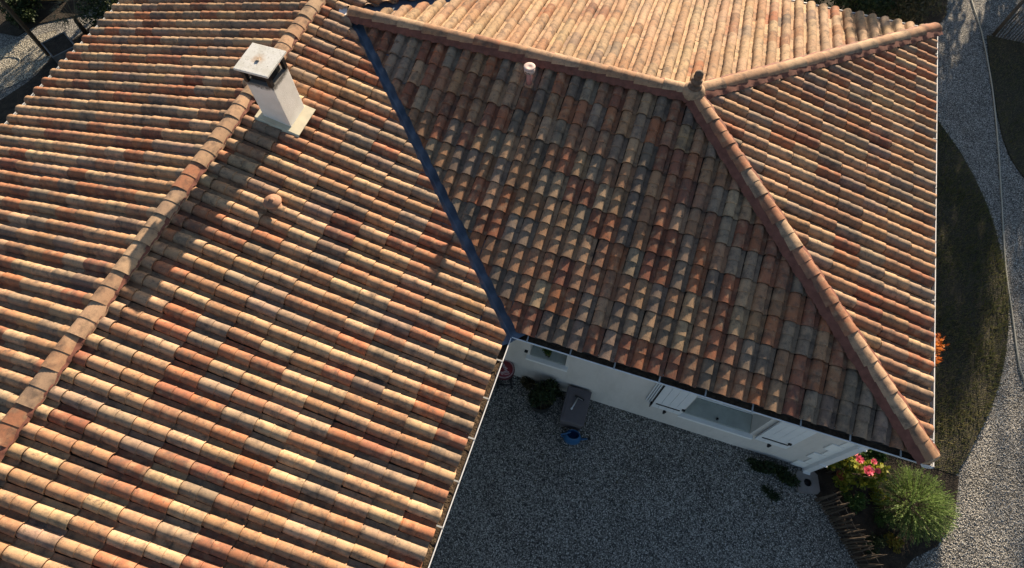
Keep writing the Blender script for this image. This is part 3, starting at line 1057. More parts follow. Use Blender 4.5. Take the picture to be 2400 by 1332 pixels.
MB().box((cx - 0.01, cy - 0.01, 4.515), (0.035, 0.045, 0.012), Matrix.Rotation(0.3, 3, 'Z')).build('cap_bolt', mcap, chim)
mb = MB()
x0, x1, y0, y1 = -3.985, -3.395, 1.455, 1.925
vs = []
for dz in (0.094, 0.088):
    vs += [(x, y, ZE - x * TP + dz) for x, y in ((x0, y0), (x1, y0), (x1, y1), (x0, y1))]
mb.add(vs, [(0, 1, 2, 3), (7, 6, 5, 4), (0, 4, 5, 1), (1, 5, 6, 2), (2, 6, 7, 3), (3, 7, 4, 0)])
mb.add([(x0, y0, ZE - x0 * TP + 0.094), (x1, y0, ZE - x1 * TP + 0.094), (x1 + 0.0, y0 - 0.05, ZE - x1 * TP + 0.03), (x0, y0 - 0.05, ZE - x0 * TP + 0.03)], [(0, 3, 2, 1)])
mb.build('flashing', mflash, chim)

# terracotta mushroom vent on the main roof
vx, vy = -3.215, 0.418
vz = ZE - vx * TP
mb = MB()
mb.lathe([(0.085, 0.0), (0.082, 0.05), (0.06, 0.062), (0.055, 0.10), (0.055, 0.115)], (vx, vy, vz + 0.01), 20)
v1 = mb.build('roof_vent', M['terracotta'], house)
mb = MB()
mb.lathe([(0.045, 0.104), (0.090, 0.112), (0.112, 0.124), (0.105, 0.138), (0.068, 0.150), (0.064, 0.153), (0.040, 0.160), (0.034, 0.160), (0.032, 0.172), (0.024, 0.180), (0.0, 0.182)], (vx, vy, vz + 0.01), 24)
mb.build('vent_cap', M['terracotta'], v1)
# pale pipe vent on the wing
px_, py_ = -0.845, 3.302
pz = ZE + py_ * TP
mpink = plain('pink_pipe', (0.42, 0.20, 0.185), 0.55, 0.1)
mdish = plain('cream_dish', (0.60, 0.45, 0.40), 0.6, 0.1)
v2 = MB().lathe([(0.062, 0.0), (0.062, 0.075), (0.050, 0.085), (0.040, 0.085)], (px_, py_, pz), 18).build('roof_vent', M['terracotta'], house)
MB().lathe([(0.037, 0.05), (0.037, 0.30)], (px_, py_, pz), 18).build('pipe', mpink, v2)
MB().lathe([(0.037, 0.285), (0.074, 0.300), (0.076, 0.345), (0.070, 0.352)], (px_, py_, pz), 24).build('vent_collar', mdish, v2)
MB().lathe([(0.070, 0.366), (0.078, 0.368), (0.079, 0.380), (0.074, 0.386), (0.030, 0.372), (0.0, 0.370)], (px_, py_, pz), 24).build('vent_cap', mdish, v2)
# dark lettering round the collar
def text_mesh(txt, size):
    cu = bpy.data.curves.new('txt', 'FONT')
    cu.body = txt
    cu.size = size
    cu.align_x = 'CENTER'
    cu.align_y = 'CENTER'
    cu.offset = 0.0006
    o = bpy.data.objects.new('txt', cu)
    COL.objects.link(o)
    dg = bpy.context.evaluated_depsgraph_get()
    me = bpy.data.meshes.new_from_object(o.evaluated_get(dg))
    bpy.data.objects.remove(o, do_unlink=True)
    return me
me = text_mesh('IGAI', 0.046)
for v in me.vertices:
    a = v.co.x / 0.0775 - math.pi / 2 - 0.12
    zz = v.co.y + 0.323
    v.co = (px_ + 0.0775 * math.cos(a), py_ + 0.0775 * math.sin(a), pz + zz)
me.materials.clear()
me.materials.append(M['black_plastic'])
mesh_obj('lettering', me, v2)

# ------------------------------------------------------------------ foliage helpers
def leaves(name, P, size, mat, parent=None, aspect=0.5, up=0.3, dirs=None, kind=None):
    """one diamond leaf per point of P"""
    n = len(P)
    P = np.asarray(P)
    D = rng.normal(0, 1, (n, 3)) if dirs is None else np.asarray(dirs) + rng.normal(0, 0.25, (n, 3))
    D /= np.linalg.norm(D, axis=1)[:, None]
    Nn = rng.normal(0, 1, (n, 3)) + np.array([0, 0, up * 3])
    S = np.cross(D, Nn)
    S /= np.linalg.norm(S, axis=1)[:, None] + 1e-9
    sz = size * rng.uniform(0.6, 1.3, n)[:, None]
    V = np.stack([P, P + D * sz * 0.5 + S * sz * aspect * 0.5, P + D * sz, P + D * sz * 0.5 - S * sz * aspect * 0.5], 1).reshape(-1, 3)
    me = raw_mesh(name, V, np.arange(4 * n).reshape(-1, 4), mat)
    o = mesh_obj(name, me, parent)
    if kind:
        o['kind'] = kind
    return o

def blob_points(n, c, r, clumps=14, spread=0.35, flat=1.0):
    """points in clumps through an uneven crown volume"""
    cs = []
    for _ in range(clumps):
        d = rng.normal(0, 1, 3)
        d /= np.linalg.norm(d)
        k = rng.uniform(0.35, 0.95)
        cs.append(np.array(c) + d * k * np.array(r))
    cs = np.array(cs)
    idx = rng.integers(clumps, size=n)
    d = rng.normal(0, 1, (n, 3))
    d /= np.linalg.norm(d, axis=1)[:, None]
    rad = rng.uniform(0.3, 1.0, n)[:, None] ** 0.5
    return cs[idx] + d * rad * spread * np.array(r) * rng.uniform(0.7, 1.2, (n, 1))

def shrub(name, label, cat, loc, r, n, size, mat, clumps=12, group=None, aspect=0.5, stem=True, zc=None, spread=0.38):
    e = tag(empty(name, loc), label, cat, group)
    zc = r[2] * 0.95 if zc is None else zc
    P = blob_points(n, (0, 0, zc), r, clumps, spread)
    P[:, 2] = np.maximum(P[:, 2], 0.02)
    leaves('foliage', P, size, mat, e, aspect)
    if stem:
        mb = MB()
        for k in range(5):
            a = rng.uniform(0, 6.28)
            q = Vector((r[0] * 0.55 * math.cos(a), r[1] * 0.55 * math.sin(a), zc * rng.uniform(0.8, 1.3)))
            mb.tube([(0, 0, -0.02), q * 0.5 + Vector((0, 0, 0.05)), q], [0.016, 0.011, 0.005], 5)
        mb.build('stems', M['bark'], e)
    return e

def tree(name, label, loc, h, r, n, size, mat, trunk_r=0.12, clumps=22, crown_low=0.25, group=None, cat='tree', spread=0.32):
    e = tag(empty(name, loc), label, cat, group)
    mb = MB()
    mb.tube([(0, 0, -0.1), (0.05, 0.03, h * 0.3), (0.0, 0.08, h * 0.6), (0.03, 0.05, h * 0.9)], [trunk_r, trunk_r * 0.8, trunk_r * 0.5, 0.02], 8)
    zc = h * (crown_low + (1 - crown_low) / 2)
    rz = h * (1 - crown_low) / 2 / 1.15
    for k in range(9):
        a = 6.28 * k / 9 + rng.uniform(-0.3, 0.3)
        z0 = h * rng.uniform(0.25, 0.7)
        mb.tube([(0.03, 0.04, z0), (r * 0.4 * math.cos(a), r * 0.4 * math.sin(a), z0 + 0.12 * h), (r * 0.8 * math.cos(a), r * 0.8 * math.sin(a), z0 + 0.2 * h)], [trunk_r * 0.4, trunk_r * 0.25, 0.01], 5)
    mb.build('trunk', M['bark'], e)
    P = blob_points(n, (0, 0, zc), (r, r, rz), clumps, spread)
    leaves('crown', P, size, mat, e, 0.55)
    return e

# ------------------------------------------------------------------ yard things
# round red stool
st = tag(empty('bar_stool', (-0.205, 0.235, 0), 0.3), 'round red stool with pale script and dark legs by the gutter', 'stool')
mb = MB()
mb.lathe([(0.0, 0.560), (0.155, 0.560), (0.165, 0.57), (0.165, 0.615), (0.158, 0.622), (0.0, 0.624)], (0, 0, 0), 28)
seat = mb.build('seat', M['dark_red'], st)
MB().lathe([(0.150, 0.6245), (0.150, 0.627), (0.0, 0.628)], (0, 0, 0), 28).build('seat_top', M['red_paint'], seat)
ring = MB()
for rr in (0.150, 0.138):
    ring.tube([(rr * math.cos(t), rr * math.sin(t), 0.6285) for t in [2 * math.pi * k / 40 for k in range(41)]], 0.0028, 4, False)
ring.build('painted_ring', M['pink_line'], seat)
scr = MB()
def stroke(pts, w=0.0045):
    P = []
    pts = [Vector((x, y, 0.6295)) for x, y in pts]
    for i in range(len(pts) - 1):
        a = pts[max(i - 1, 0)]; b = pts[i]; c_ = pts[i + 1]; d_ = pts[min(i + 2, len(pts) - 1)]
        for k in range(5):
            t = k / 5
            P.append(0.5 * ((2 * b) + (c_ - a) * t + (2 * a - 5 * b + 4 * c_ - d_) * t * t + (3 * b - a - 3 * c_ + d_) * t ** 3))
    P.append(pts[-1])
    scr.tube(P, w, 4, True)
stroke([(0.085, -0.075), (0.02, -0.085), (-0.05, -0.062), (-0.055, -0.05), (0.03, -0.055), (0.075, -0.05), (0.03, -0.04), (-0.05, -0.075), (-0.02, -0.095)])
stroke([(-0.01, -0.04), (0.045, -0.02), (0.0, -0.005), (0.05, 0.012), (-0.02, 0.02), (0.03, 0.03), (-0.03, 0.042), (0.01, 0.052), (-0.05, 0.062), (0.0, 0.072), (-0.05, 0.10)])
scr.build('script', M['pink_line'], seat)
for k in range(4):
    a = math.pi / 4 + k * math.pi / 2
    c_, s_ = math.cos(a), math.sin(a)
    MB().tube([(0.11 * c_, 0.11 * s_, 0.56), (0.17 * c_, 0.17 * s_, 0.0)], 0.019, 6).build('leg', M['black_plastic'], st)
for k in range(4):
    a = math.pi / 4 + k * math.pi / 2
    b = a + math.pi / 2
    MB().tube([(0.153 * math.cos(a), 0.153 * math.sin(a), 0.16), (0.153 * math.cos(b), 0.153 * math.sin(b), 0.16)], 0.011, 6).build('rung', M['black_plastic'], st)

# planter tub with straggly plants
pt = tag(empty('planter_tub', (0.47, 0.06, 0)), 'round black tub of straggly dried plants against the white wall', 'planter')
MB().lathe([(0.15, 0.0), (0.17, 0.05), (0.195, 0.32), (0.205, 0.33), (0.205, 0.35), (0.19, 0.35), (0.185, 0.30), (0.0, 0.295)], (0, 0, 0), 24).build('tub', M['black_plastic'], pt)
MB().lathe([(0.183, 0.302), (0.12, 0.315), (0.0, 0.322)], (0, 0, 0), 18).build('soil', M['soil'], pt)
P = blob_points(1500, (0.06, 0.06, 0.45), (0.24, 0.22, 0.16), 12, 0.45)
leaves('foliage', P, 0.05, M['leaf_dark'], pt)
mb = MB()
for k in range(22):
    a = rng.uniform(0, 6.28)
    l = rng.uniform(0.12, 0.34)
    mb.tube([(0.02, 0.02, 0.31), (l * 0.5 * math.cos(a), l * 0.5 * math.sin(a), 0.31 + rng.uniform(0.12, 0.28)), (l * math.cos(a), l * math.sin(a), 0.31 + rng.uniform(0.0, 0.2))], [0.004, 0.003, 0.0015], 4)
mb.build('dry_stems', M['leaf_dry'], pt)
shrub('weed_clump', 'dark weedy clump in the wall corner next to the red stool', 'plant', (0.16, 0.27, 0), (0.15, 0.09, 0.10), 500, 0.045, M['leaf_dry'], 8)
shrub('weed_clump', 'dark leafy clump between the black tub and the white wall', 'plant', (0.55, 0.27, 0), (0.22, 0.09, 0.20), 900, 0.05, M['leaf_dark'], 10)

# storage chest
ch = tag(empty('storage_chest', (1.02, 0.075, 0), 0.03), 'grey plastic storage chest standing by the black planter tub', 'chest')
mb = MB()
mb.add([(-0.165, -0.25, 0), (0.165, -0.25, 0), (0.165, 0.25, 0), (-0.165, 0.25, 0), (-0.18, -0.275, 0.44), (0.18, -0.275, 0.44), (0.18, 0.265, 0.44), (-0.18, 0.265, 0.44)],
       [(3, 2, 1, 0), (4, 5, 6, 7), (0, 1, 5, 4), (1, 2, 6, 5), (2, 3, 7, 6), (3, 0, 4, 7)])
mb.build('body', M['grey_plastic'], ch, 0.015)
lid = MB().box((0, -0.005, 0.465), (0.385, 0.57, 0.05)).build('lid', M['grey_plastic'], ch, 0.02)
MB().box((0, -0.005, 0.492), (0.30, 0.48, 0.012)).build('lid_panel', M['grey_plastic'], lid, 0.006)
# paint scraper / squeegee lying on it
sq = tag(empty('squeegee', (1.0, 0.10, 0.500), -0.22), 'hand squeegee with a pale-tipped handle lying on the grey chest', 'squeegee')
MB().box((0.02, 0.10, 0.016), (0.16, 0.028, 0.026)).build('head', M['black_plastic'], sq, 0.004)
MB().box((0.045, 0.086, 0.032), (0.08, 0.008, 0.006)).build('blade', M['steel'], sq)
MB().tube([(0.0, 0.09, 0.018), (-0.005, -0.10, 0.018)], 0.012, 8).build('handle', M['steel'], sq)
MB().tube([(-0.005, -0.095, 0.018), (-0.006, -0.125, 0.018)], 0.015, 8).build('handle_tip', M['white_paint'], sq)

# watering can
wc = tag(empty('watering_can', (1.11, -0.33, 0), 0.15), 'blue plastic watering can on the gravel beside the chest', 'watering can')
mb = MB()
n = 22
vs, fs = [], []
prof = [(0.105, 0.0), (0.125, 0.02), (0.12, 0.16), (0.10, 0.215), (0.095, 0.235), (0.085, 0.235), (0.09, 0.20), (0.105, 0.06), (0.0, 0.04)]
for r, z in prof:
    for k in range(n):
        t = 2 * math.pi * k / n
        vs.append((1.12 * r * math.cos(t), 0.80 * r * math.sin(t) + (0.02 if z > 0.19 else 0), z))
for i in range(len(prof) - 1):
    for k in range(n):
        fs.append((i * n + k, i * n + (k + 1) % n, (i + 1) * n + (k + 1) % n, (i + 1) * n + k))
fs.append(tuple(range(n))[::-1])
mb.add(vs, fs, True)
mb.build('body', M['blue_plastic'], wc)
MB().tube([(0.10, 0, 0.07), (0.17, 0, 0.12), (0.24, 0.0, 0.20)], [0.026, 0.018, 0.013], 8).build('spout', M['blue_plastic'], wc)
MB().lathe([(0.012, 0), (0.028, 0.03), (0.028, 0.034), (0, 0.036)], (0.235, 0, 0.195), 10, axis=(0.6, 0, 0.8)).build('rose_head', M['black_plastic'], wc)
MB().tube([(-0.10, 0.0, 0.05), (-0.175, 0, 0.09), (-0.18, 0, 0.18), (-0.10, 0.02, 0.245), (-0.04, 0.05, 0.25)], 0.013, 8).build('handle', M['blue_plastic'], wc)

# pot plant on the small sill
pp = tag(empty('flower_pot', (0.405, WY + 0.09, 1.183)), 'small potted plant standing on the narrow window sill', 'pot plant')
MB().lathe([(0.038, 0.0), (0.052, 0.075), (0.056, 0.078), (0.056, 0.09), (0.046, 0.09), (0.044, 0.07), (0.0, 0.07)], (0, 0, 0), 16).build('pot', M['grey_plastic'], pp)
P = blob_points(420, (0, 0, 0.14), (0.07, 0.065, 0.055), 9, 0.5)
leaves('foliage', P, 0.032, M['leaf_mid'], pp)
P = blob_points(26, (0, 0, 0.17), (0.06, 0.06, 0.04), 6, 0.4)
leaves('blooms', P, 0.026, M['leaf_yellow'], pp, 0.9)

# concrete drain pad
dr = tag(empty('drain_pad', (4.72, 0.165, 0), 0.25), 'square concrete drain pad with a dark round hole by the downpipe', 'drain')
mb = MB()
vs, fs = [], []
n = 20
R1 = [(0.06 * math.cos(2 * math.pi * k / n), 0.06 * math.sin(2 * math.pi * k / n)) for k in range(n)]
def sqp(k):
    t = 2 * math.pi * k / n
    m_ = max(abs(math.cos(t)), abs(math.sin(t)))
    return (0.165 * math.cos(t) / m_, 0.165 * math.sin(t) / m_)
for z, f_ in ((0.045, 0), (0.045, 1), (0.0, 1), (0.0, 0)):
    pass
top_in = [(x, y, 0.05) for x, y in R1]
top_out = [(*sqp(k), 0.05) for k in range(n)]
bot_out = [(*sqp(k), -0.02) for k in range(n)]
bot_in = [(x, y, 0.004) for x, y in R1]
vs = top_in + top_out + bot_out + bot_in
for k in range(n):
    j = (k + 1) % n
    fs += [(k, n + k, n + j, j), (n + k, 2 * n + k, 2 * n + j, n + j), (k, j, 3 * n + j, 3 * n + k)]
mb.add(vs, fs)
mb.build('pad', M['concrete'], dr)
MB().lathe([(0.0, 0.006), (0.058, 0.006), (0.058, 0.010), (0.0, 0.010)], (0, 0, 0), 18).build('drain_hole', M['black_iron'], dr)

n = 260
LX = rng.uniform(0.0, 5.0, n)
LY = 0.36 - np.abs(rng.normal(0, 0.9, n))
P = np.stack([LX, LY, np.full(n, 0.008)], 1)
D = np.stack([rng.normal(0, 1, n), rng.normal(0, 1, n), np.full(n, 0.1)], 1)
tag(leaves('leaf_litter', P, 0.035, M['leaf_dry'], None, 0.6, 3.0, D), 'scattered dry leaves on the yard gravel', 'leaf litter', kind='stuff')
# low shrubs along the yard wall
shrub('ground_shrub', 'low dark shrub at the foot of the yard wall', 'shrub', (4.06, 0.20, 0), (0.27, 0.11, 0.07), 1500, 0.045, M['leaf_dark'], 14)
shrub('ground_shrub', 'low dark shrub beside the drain pad', 'shrub', (4.40, 0.13, 0), (0.19, 0.13, 0.07), 1200, 0.045, M['leaf_dark'], 12)
shrub('weed_patch', 'flat dark weed patch out on the yard gravel', 'weed', (4.22, -0.17, 0), (0.17, 0.12, 0.025), 380, 0.035, M['leaf_dark'], 12, stem=False)

# ------------------------------------------------------------------ picket fences of split chestnut
def fence(label, pts, h, n, posts=(), lean=0.05):
    e = tag(empty('picket_fence', (pts[0][0], pts[0][1], 0)), label, 'fence', 'split chestnut fences')
    o = Vector((pts[0][0], pts[0][1], 0))
    seg = [Vector((*q, 0)) for q in pts]
    lens = [(seg[i + 1] - seg[i]).length for i in range(len(seg) - 1)]
    tot = sum(lens)
    def at(s):
        for i, l in enumerate(lens):
            if s <= l or i == len(lens) - 1:
                return seg[i] + (seg[i + 1] - seg[i]) * (s / l) - o
            s -= l
    for k in range(n):
        b = at(tot * (k + 0.5) / n)
        hh = h * rng.uniform(0.86, 1.08)
        w = rng.uniform(0.010, 0.017)
        top = b + Vector((rng.normal(0, lean), rng.normal(0, lean), hh))
        mb = MB()
        md = b.lerp(top, 0.5) + Vector((rng.normal(0, 0.012), rng.normal(0, 0.012), 0))
        mb.tube([b + Vector((0, 0, -0.03)), md, b.lerp(top, 0.93), top], [w, w * 0.95, w * 0.8, 0.004], 5, True, False)
        mb.build('picket', M['picket'], e)
    for z in (0.18 * h, 0.5 * h, 0.82 * h):
        mb = MB()
        mb.tube([at(tot * k / 30) + Vector((rng.normal(0, 0.008), rng.normal(0, 0.008), z + rng.normal(0, 0.01))) for k in range(31)], 0.003, 4)
        mb.build('wire', M['wire'], e)
    for s, hh, r in posts:
        b = at(tot * s)
        MB().tube([b + Vector((0, 0, -0.05)), b + Vector((0, 0, hh))], [r, r * 0.9], 9).build('post', M['picket'], e)
    return e
fence('grey split-picket fence edging the rose bed at the yard corner', [(4.85, -0.03), (5.05, -0.22), (5.26, -0.47), (5.46, -0.71), (5.85, -1.18), (6.3, -1.7)], 0.74, 62, (), 0.028)
fence('split-picket fence standing beyond the gravel path by the far bed', [(7.78, 11.56), (8.3, 11.50), (9.4, 11.45)], 0.72, 26, [(0.0, 0.9, 0.045)], 0.02)

# ------------------------------------------------------------------ rose bed and bushes
rb = tag(empty('rose_bush', (4.98, 0.42, 0)), 'rose bush with pink blooms and yellow-green leaves by the house corner', 'rose bush')
P = np.concatenate([blob_points(1500, (0.0, 0.08, 0.50), (0.26, 0.18, 0.24), 12, 0.4), blob_points(1400, (0.36, 0.05, 0.46), (0.26, 0.18, 0.2), 12, 0.4), blob_points(350, (0.2, -0.14, 0.3), (0.2, 0.15, 0.2), 8, 0.4)])
leaves('foliage', P, 0.065, M['leaf_rose'], rb, 0.65, 0.6)
mb = MB()
for k in range(12):
    q = Vector((rng.uniform(-0.2, 0.55), rng.uniform(-0.1, 0.2), rng.uniform(0.4, 0.7)))
    mb.tube([(q.x * 0.4, q.y * 0.3, 0), q * 0.6, q], [0.01, 0.008, 0.004], 5)
mb.build('canes', M['bark'], rb)
def bloom(c, r, mat='petal'):
    V, F = [], []
    c = Vector(c)
    for ringi, (m_, rr, tilt) in enumerate(((5, 0.35, 1.2), (6, 0.65, 0.8), (8, 1.0, 0.4))):
        for k in range(m_):
            a = 2 * math.pi * (k + 0.5 * ringi) / m_ + rng.uniform(-0.2, 0.2)
            d = Vector((math.cos(a), math.sin(a), 0))
            s = Vector((-d.y, d.x, 0))
            b = c + d * rr * r * 0.3
            tip = c + d * rr * r + Vector((0, 0, r * 0.8 * tilt * rr))
            md = (b + tip) / 2 + Vector((0, 0, -0.1 * r))
            i = len(V)
            V += [b, md + s * r * 0.38, tip + s * r * 0.15, tip - s * r * 0.15, md - s * r * 0.38]
            F.append((i, i + 1, i + 2, i + 3, i + 4))
    MB().add(V, F, True).build('bloom', M[mat], rb)
for (x, y, z, r) in ((-0.06, 0.16, 0.72, 0.078), (0.05, 0.20, 0.70, 0.058), (0.14, 0.12, 0.68, 0.062), (0.36, 0.17, 0.64, 0.046), (0.30, 0.02, 0.62, 0.078), (0.46, 0.08, 0.56, 0.045)):
    bloom((x, y - 0.02, z + 0.05), r)
for (x, y, z, r) in ((0.20, 0.02, 0.60, 0.04), (0.42, -0.03, 0.56, 0.04), (0.52, 0.12, 0.55, 0.035), (-0.14, 0.10, 0.60, 0.035)):
    bloom((x, y, z + 0.05), r, 'leaf_yellow')
bloom((0.02, -0.10, 0.42), 0.055, 'rust')
bloom((0.05, -0.14, 0.40), 0.045, 'rust')
shrub('leafy_shrub', 'bright green leafy shrub under the gutter corner behind the roses', 'shrub', (5.52, 0.86, 0), (0.34, 0.13, 0.20), 1500, 0.055, M['leaf_mid'], 14)
shrub('leafy_shrub', 'green shrub added behind the downpipe to keep sun off the yard gravel', 'shrub', (5.0, 1.25, 0), (0.28, 0.28, 0.40), 6500, 0.06, M['leaf_mid'], 30, zc=0.44)  # dense shrub added to block a streak of sun on the gravel
shrub('leafy_shrub', 'dark green leafy shrub between the fence and the round bush', 'shrub', (5.36, 0.10, 0), (0.20, 0.16, 0.12), 800, 0.045, M['leaf_mid'], 12)
shrub('leafy_shrub', 'small dull green plant among the fence pickets and the roses', 'shrub', (5.72, 0.28, 0), (0.16, 0.14, 0.10), 500, 0.045, M['leaf_rose'], 8)
shrub('yellow_shrub', 'small yellowing shrub beside the path below the round bush', 'shrub', (5.98, -0.33, 0), (0.15, 0.13, 0.09), 900, 0.032, M['leaf_yellow'], 12)
shrub('leafy_shrub', 'low dark plant at the foot of the fence end', 'shrub', (5.72, -0.42, 0), (0.16, 0.2, 0.10), 700, 0.04, M['leaf_dark'], 10)

# big round bush of radiating sprigs
bb = tag(empty('round_bush', (6.20, 0.31, 0)), 'large round green bush of spiky radiating sprigs beside the gutter corner', 'bush')
P, D = [], []
mb = MB()
for k in range(520):
    d = rng.normal(0, 1, 3)
    d[2] = abs(d[2]) * 0.85 + 0.02
    d /= np.linalg.norm(d)
    ln = rng.uniform(0.43, 0.52) * (1.0 if d[2] < 0.75 else 0.92)
    if rng.random() < 0.03:
        ln *= 1.15
    root = np.array([d[0], d[1], 0]) * 0.06 + np.array([0, 0, 0.14])
    droop = rng.uniform(0.0, 0.10)
    pts = []
    for t in np.linspace(0.22, 1, 5):
        q = root + d * ln * t
        q[2] -= droop * t * t * (1 - d[2])
        pts.append(q)
    if k % 3 == 0:
        mb.tube(pts, [0.005, 0.004, 0.003, 0.003, 0.0015], 3, False)
    m_ = 22
    for t in np.linspace(0.35, 1.0, m_):
        q = root + d * ln * t
        q[2] -= droop * t * t * (1 - d[2])
        s = rng.normal(0, 1, 3)
        for sg in (1, -1):
            P.append(q)
            D.append(d * 1.1 + sg * s * 0.33)
leaves('foliage', P, 0.034, M['leaf_rosemary'], bb, 0.20, 0.2, D)
mb.build('sprigs', M['bark'], bb)
shrub('leafy_shrub', 'dense dark green shrub growing against the round bush', 'shrub', (5.84, -0.02, 0), (0.16, 0.14, 0.14), 1100, 0.032, M['leaf_mid'], 14, aspect=0.35)

# small maple with orange autumn leaves under the hip eave
shrub('maple_shrub', 'small shrub with orange autumn leaves peeping out under the eave', 'shrub', (5.87, 2.5, 0), (0.26, 0.34, 0.28), 800, 0.08, M['leaf_orange'], 12, zc=1.0)

# ------------------------------------------------------------------ garden hose along the path
HP = [(7.0, 15.5), (7.18, 13.8), (7.31, 12.68), (7.52, 11.52), (7.66, 10.16), (7.72, 9.13), (7.75, 8.0), (7.76, 6.94), (7.77, 5.23), (7.84, 4.17), (7.90, 3.27), (7.98, 2.91), (8.15, 2.0), (8.5, 0.8), (9.2, -0.6)]
P = []
hv = [Vector((x, y, 0.022)) for x, y in HP]
for i in range(len(hv) - 1):
    a, b, c_, d_ = hv[max(i - 1, 0)], hv[i], hv[i + 1], hv[min(i + 2, len(hv) - 1)]
    for k in range(8):
        t = k / 8
        P.append(0.5 * ((2 * b) + (c_ - a) * t + (2 * a - 5 * b + 4 * c_ - d_) * t * t + (3 * b - a - 3 * c_ + d_) * t ** 3))
for q in P:
    q.z = 0.05 if inside(BEDR, q.x, q.y) or inside(ISLAND, q.x, q.y) else 0.022
tag(MB().tube(P, 0.013, 7).build('garden_hose', M['hose']), 'pale hose running along the gravel path beside the lawn', 'hose')

# ------------------------------------------------------------------ garden behind the wing
k = 0
for (x, y, r, h, lab) in ((3.6, 11.3, 0.75, 0.8, 'dark evergreen shrub behind the far gutter, nearest the middle of the roof'),
                          (4.7, 11.4, 0.8, 0.75, 'dark evergreen shrub behind the far gutter, second from the path'),
                          (5.75, 11.5, 0.75, 0.7, 'brown-green shrub behind the far roof corner next to the gravel path'),
                          (5.3, 12.8, 0.9, 0.9, 'dark shrub at the back of the planting behind the wing')):
    shrub('evergreen_shrub', lab, 'shrub', (x, y, 0), (r, r * 0.85, h * 0.6), 3200, 0.07, M['leaf_dark'] if k != 2 else M['leaf_dry'], 26, 'shrubs behind the wing')
    k += 1

# ------------------------------------------------------------------ garden on the west side
ps = tag(empty('timber_post', (-12.41, 4.22, 0)), 'tall brown timber post standing beside the sunlit gravel', 'post')
MB().box((0, 0, 1.1), (0.07, 0.07, 2.2)).build('post', M['timber'], ps, 0.005)
MB().box((0, 0, 2.215), (0.09, 0.09, 0.03)).build('post_cap', M['timber'], ps, 0.005)
pb = tag(empty('planter_box', (-11.83, 4.25, 0), -0.5), 'grey wooden planter box at the foot of the timber post', 'planter')
for dx, dy, sx, sy in ((0, -0.25, 0.62, 0.03), (0, 0.25, 0.62, 0.03), (-0.295, 0, 0.03, 0.47), (0.295, 0, 0.03, 0.47)):
    MB().box((dx, dy, 0.22), (sx, sy, 0.44)).build('board', M['grey_timber'], pb, 0.004)
MB().box((0, 0, 0.21), (0.555, 0.465, 0.42)).build('soil', M['soil'], pb)
pan = tag(empty('timber_screen', (-13.6, 5.75, 0), 0.35), 'sunlit ochre timber panel standing behind the tall post', 'screen')
for i in range(4):
    MB().box((-0.33 + 0.22 * i, 0, 0.40), (0.212, 0.03, 0.80)).build('board', M['ochre_timber'], pan, 0.004)
for z in (0.15, 0.66):
    MB().box((0, -0.028, z), (0.86, 0.024, 0.07)).build('batten', M['ochre_timber'], pan, 0.003)
dk = tag(empty('timber_deck', (-12.2, 6.75, 0), 0.2), 'grey timber decking at the edge of the dark planting', 'decking')
for i in range(7):
    MB().box((0, -0.5 + 0.16 * i, 0.16), (1.9, 0.145, 0.035)).build('board', M['grey_timber'], dk, 0.004)
for x in (-0.8, 0.0, 0.8):
    MB().box((x, 0, 0.075), (0.08, 1.1, 0.13)).build('bearer', M['timber'], dk)
hc = tag(MB().tube([(-13.15 + 0.28 * math.cos(t) * (1 + 0.25 * math.sin(0.5 * t)) + 0.02 * t, 3.75 + 0.24 * math.sin(t) - 0.03 * t, 0.02 + 0.004 * t) for t in [0.25 * k for k in range(20)]], 0.008, 6).build('coiled_hose', M['hose']),
         'loosely coiled hose lying on the sunlit gravel by the post', 'hose')
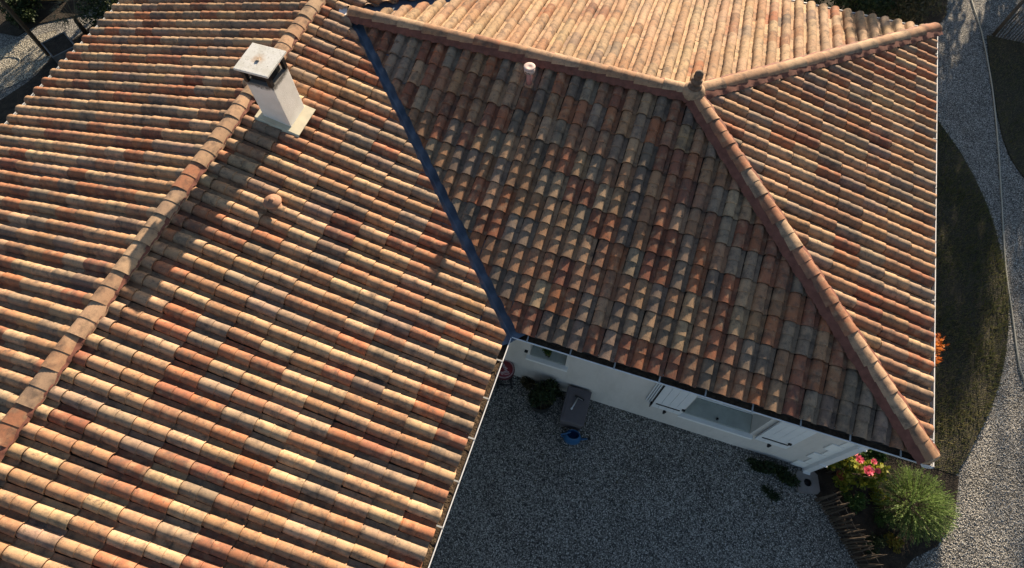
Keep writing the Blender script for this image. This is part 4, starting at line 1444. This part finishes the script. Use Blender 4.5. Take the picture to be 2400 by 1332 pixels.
# palm
pm = tag(empty('palm', (-12.0, 5.05, 0)), 'small spiky palm with thin fronds next to the planter box', 'palm')
MB().tube([(0, 0, -0.02), (0, 0, 0.42)], [0.06, 0.05], 8).build('trunk', M['bark'], pm)
for k in range(14):
    a = 6.28 * k / 14 + rng.uniform(-0.2, 0.2)
    l = rng.uniform(0.45, 0.65)
    mb = MB()
    for j in range(9):
        b = a + (j - 4) * 0.09
        e1 = Vector((0.5 * l * math.cos(a), 0.5 * l * math.sin(a), 0.68))
        tip = Vector((l * math.cos(b), l * math.sin(b), 0.60 + rng.uniform(-0.08, 0.05)))
        s = Vector((-math.sin(b), math.cos(b), 0)) * 0.008
        mb.add([e1 - s, e1 + s, tip], [(0, 1, 2)])
    s = Vector((-math.sin(a), math.cos(a), 0)) * 0.007
    e0 = Vector((0, 0, 0.42))
    mb.add([e0 - s, e0 + s, e1 + s, e1 - s], [(0, 1, 2, 3)])
    mb.build('frond', M['leaf_dry'], pm)
for (x, y, r, h, lab) in ((-11.2, 5.3, 0.75, 1.1, 'dark evergreen shrub beside the palm near the west gutter'),
                          (-10.3, 4.6, 0.7, 0.9, 'dark shrub standing right under the west gutter'),
                          (-13.6, 5.0, 0.45, 0.7, 'dark bush with glossy leaves catching the light left of the post'),
                          (-10.6, 6.3, 0.9, 1.2, 'tall dark shrub in front of the decking'),
                          (-10.0, 3.4, 0.6, 0.8, 'dark shrub under the west gutter, between the planter box and the house'),
                          (-9.9, 2.2, 0.6, 0.7, 'dark shrub under the west gutter, nearest the picture edge')):
    shrub('evergreen_shrub', lab, 'shrub', (x, y, 0), (r, r, h * 0.55), 3000, 0.075, M['leaf_dark'], 24, 'shrubs on the west side')

# ------------------------------------------------------------------ trees around the plot
TALL = ((10.2, 26.0, 9.4, 1.8),)
for (x, y, h, r), lab in zip(TALL, ('tall lacy tree far behind the hedge by the path',)):
    tree('lacy_tree', lab, (x, y, 0), h, r, 850, 0.20, M['leaf_mid'], 0.14, 34, 0.35, 'trees and hedges round the plot', spread=0.28)
# ------------------------------------------------------------------ hedge (their shade falls into the picture)
TG = 'trees and hedges round the plot'
for (x, y, h, r, lab) in ((6.5, 17.0, 5.45, 1.3, 'hedge tree north of the gravel path, nearest the house'),
                          (8.3, 17.2, 4.45, 1.2, 'hedge tree north of the gravel path, second from the house'),
                          (9.9, 16.9, 4.15, 1.3, 'hedge tree north of the gravel path, third from the house'),
                          (11.6, 17.1, 4.25, 1.3, 'hedge tree north of the gravel path, fourth from the house'),
                          (13.4, 17.0, 4.8, 1.4, 'hedge tree north of the gravel path, farthest from the house'),
                          (5.0, 18.0, 6.7, 1.3, 'slender tree behind the far roof corner'),
                          (-10.9, 9.5, 4.6, 1.4, 'dense tree beside the west wall of the house'),
                          (-15.9, 9.0, 4.0, 1.5, 'dense tree west of the timber screen')):
    tree('garden_tree', lab, (x, y, 0), h, r, 9000, 0.16, M['leaf_dark'], 0.12, 26, 0.10, TG)
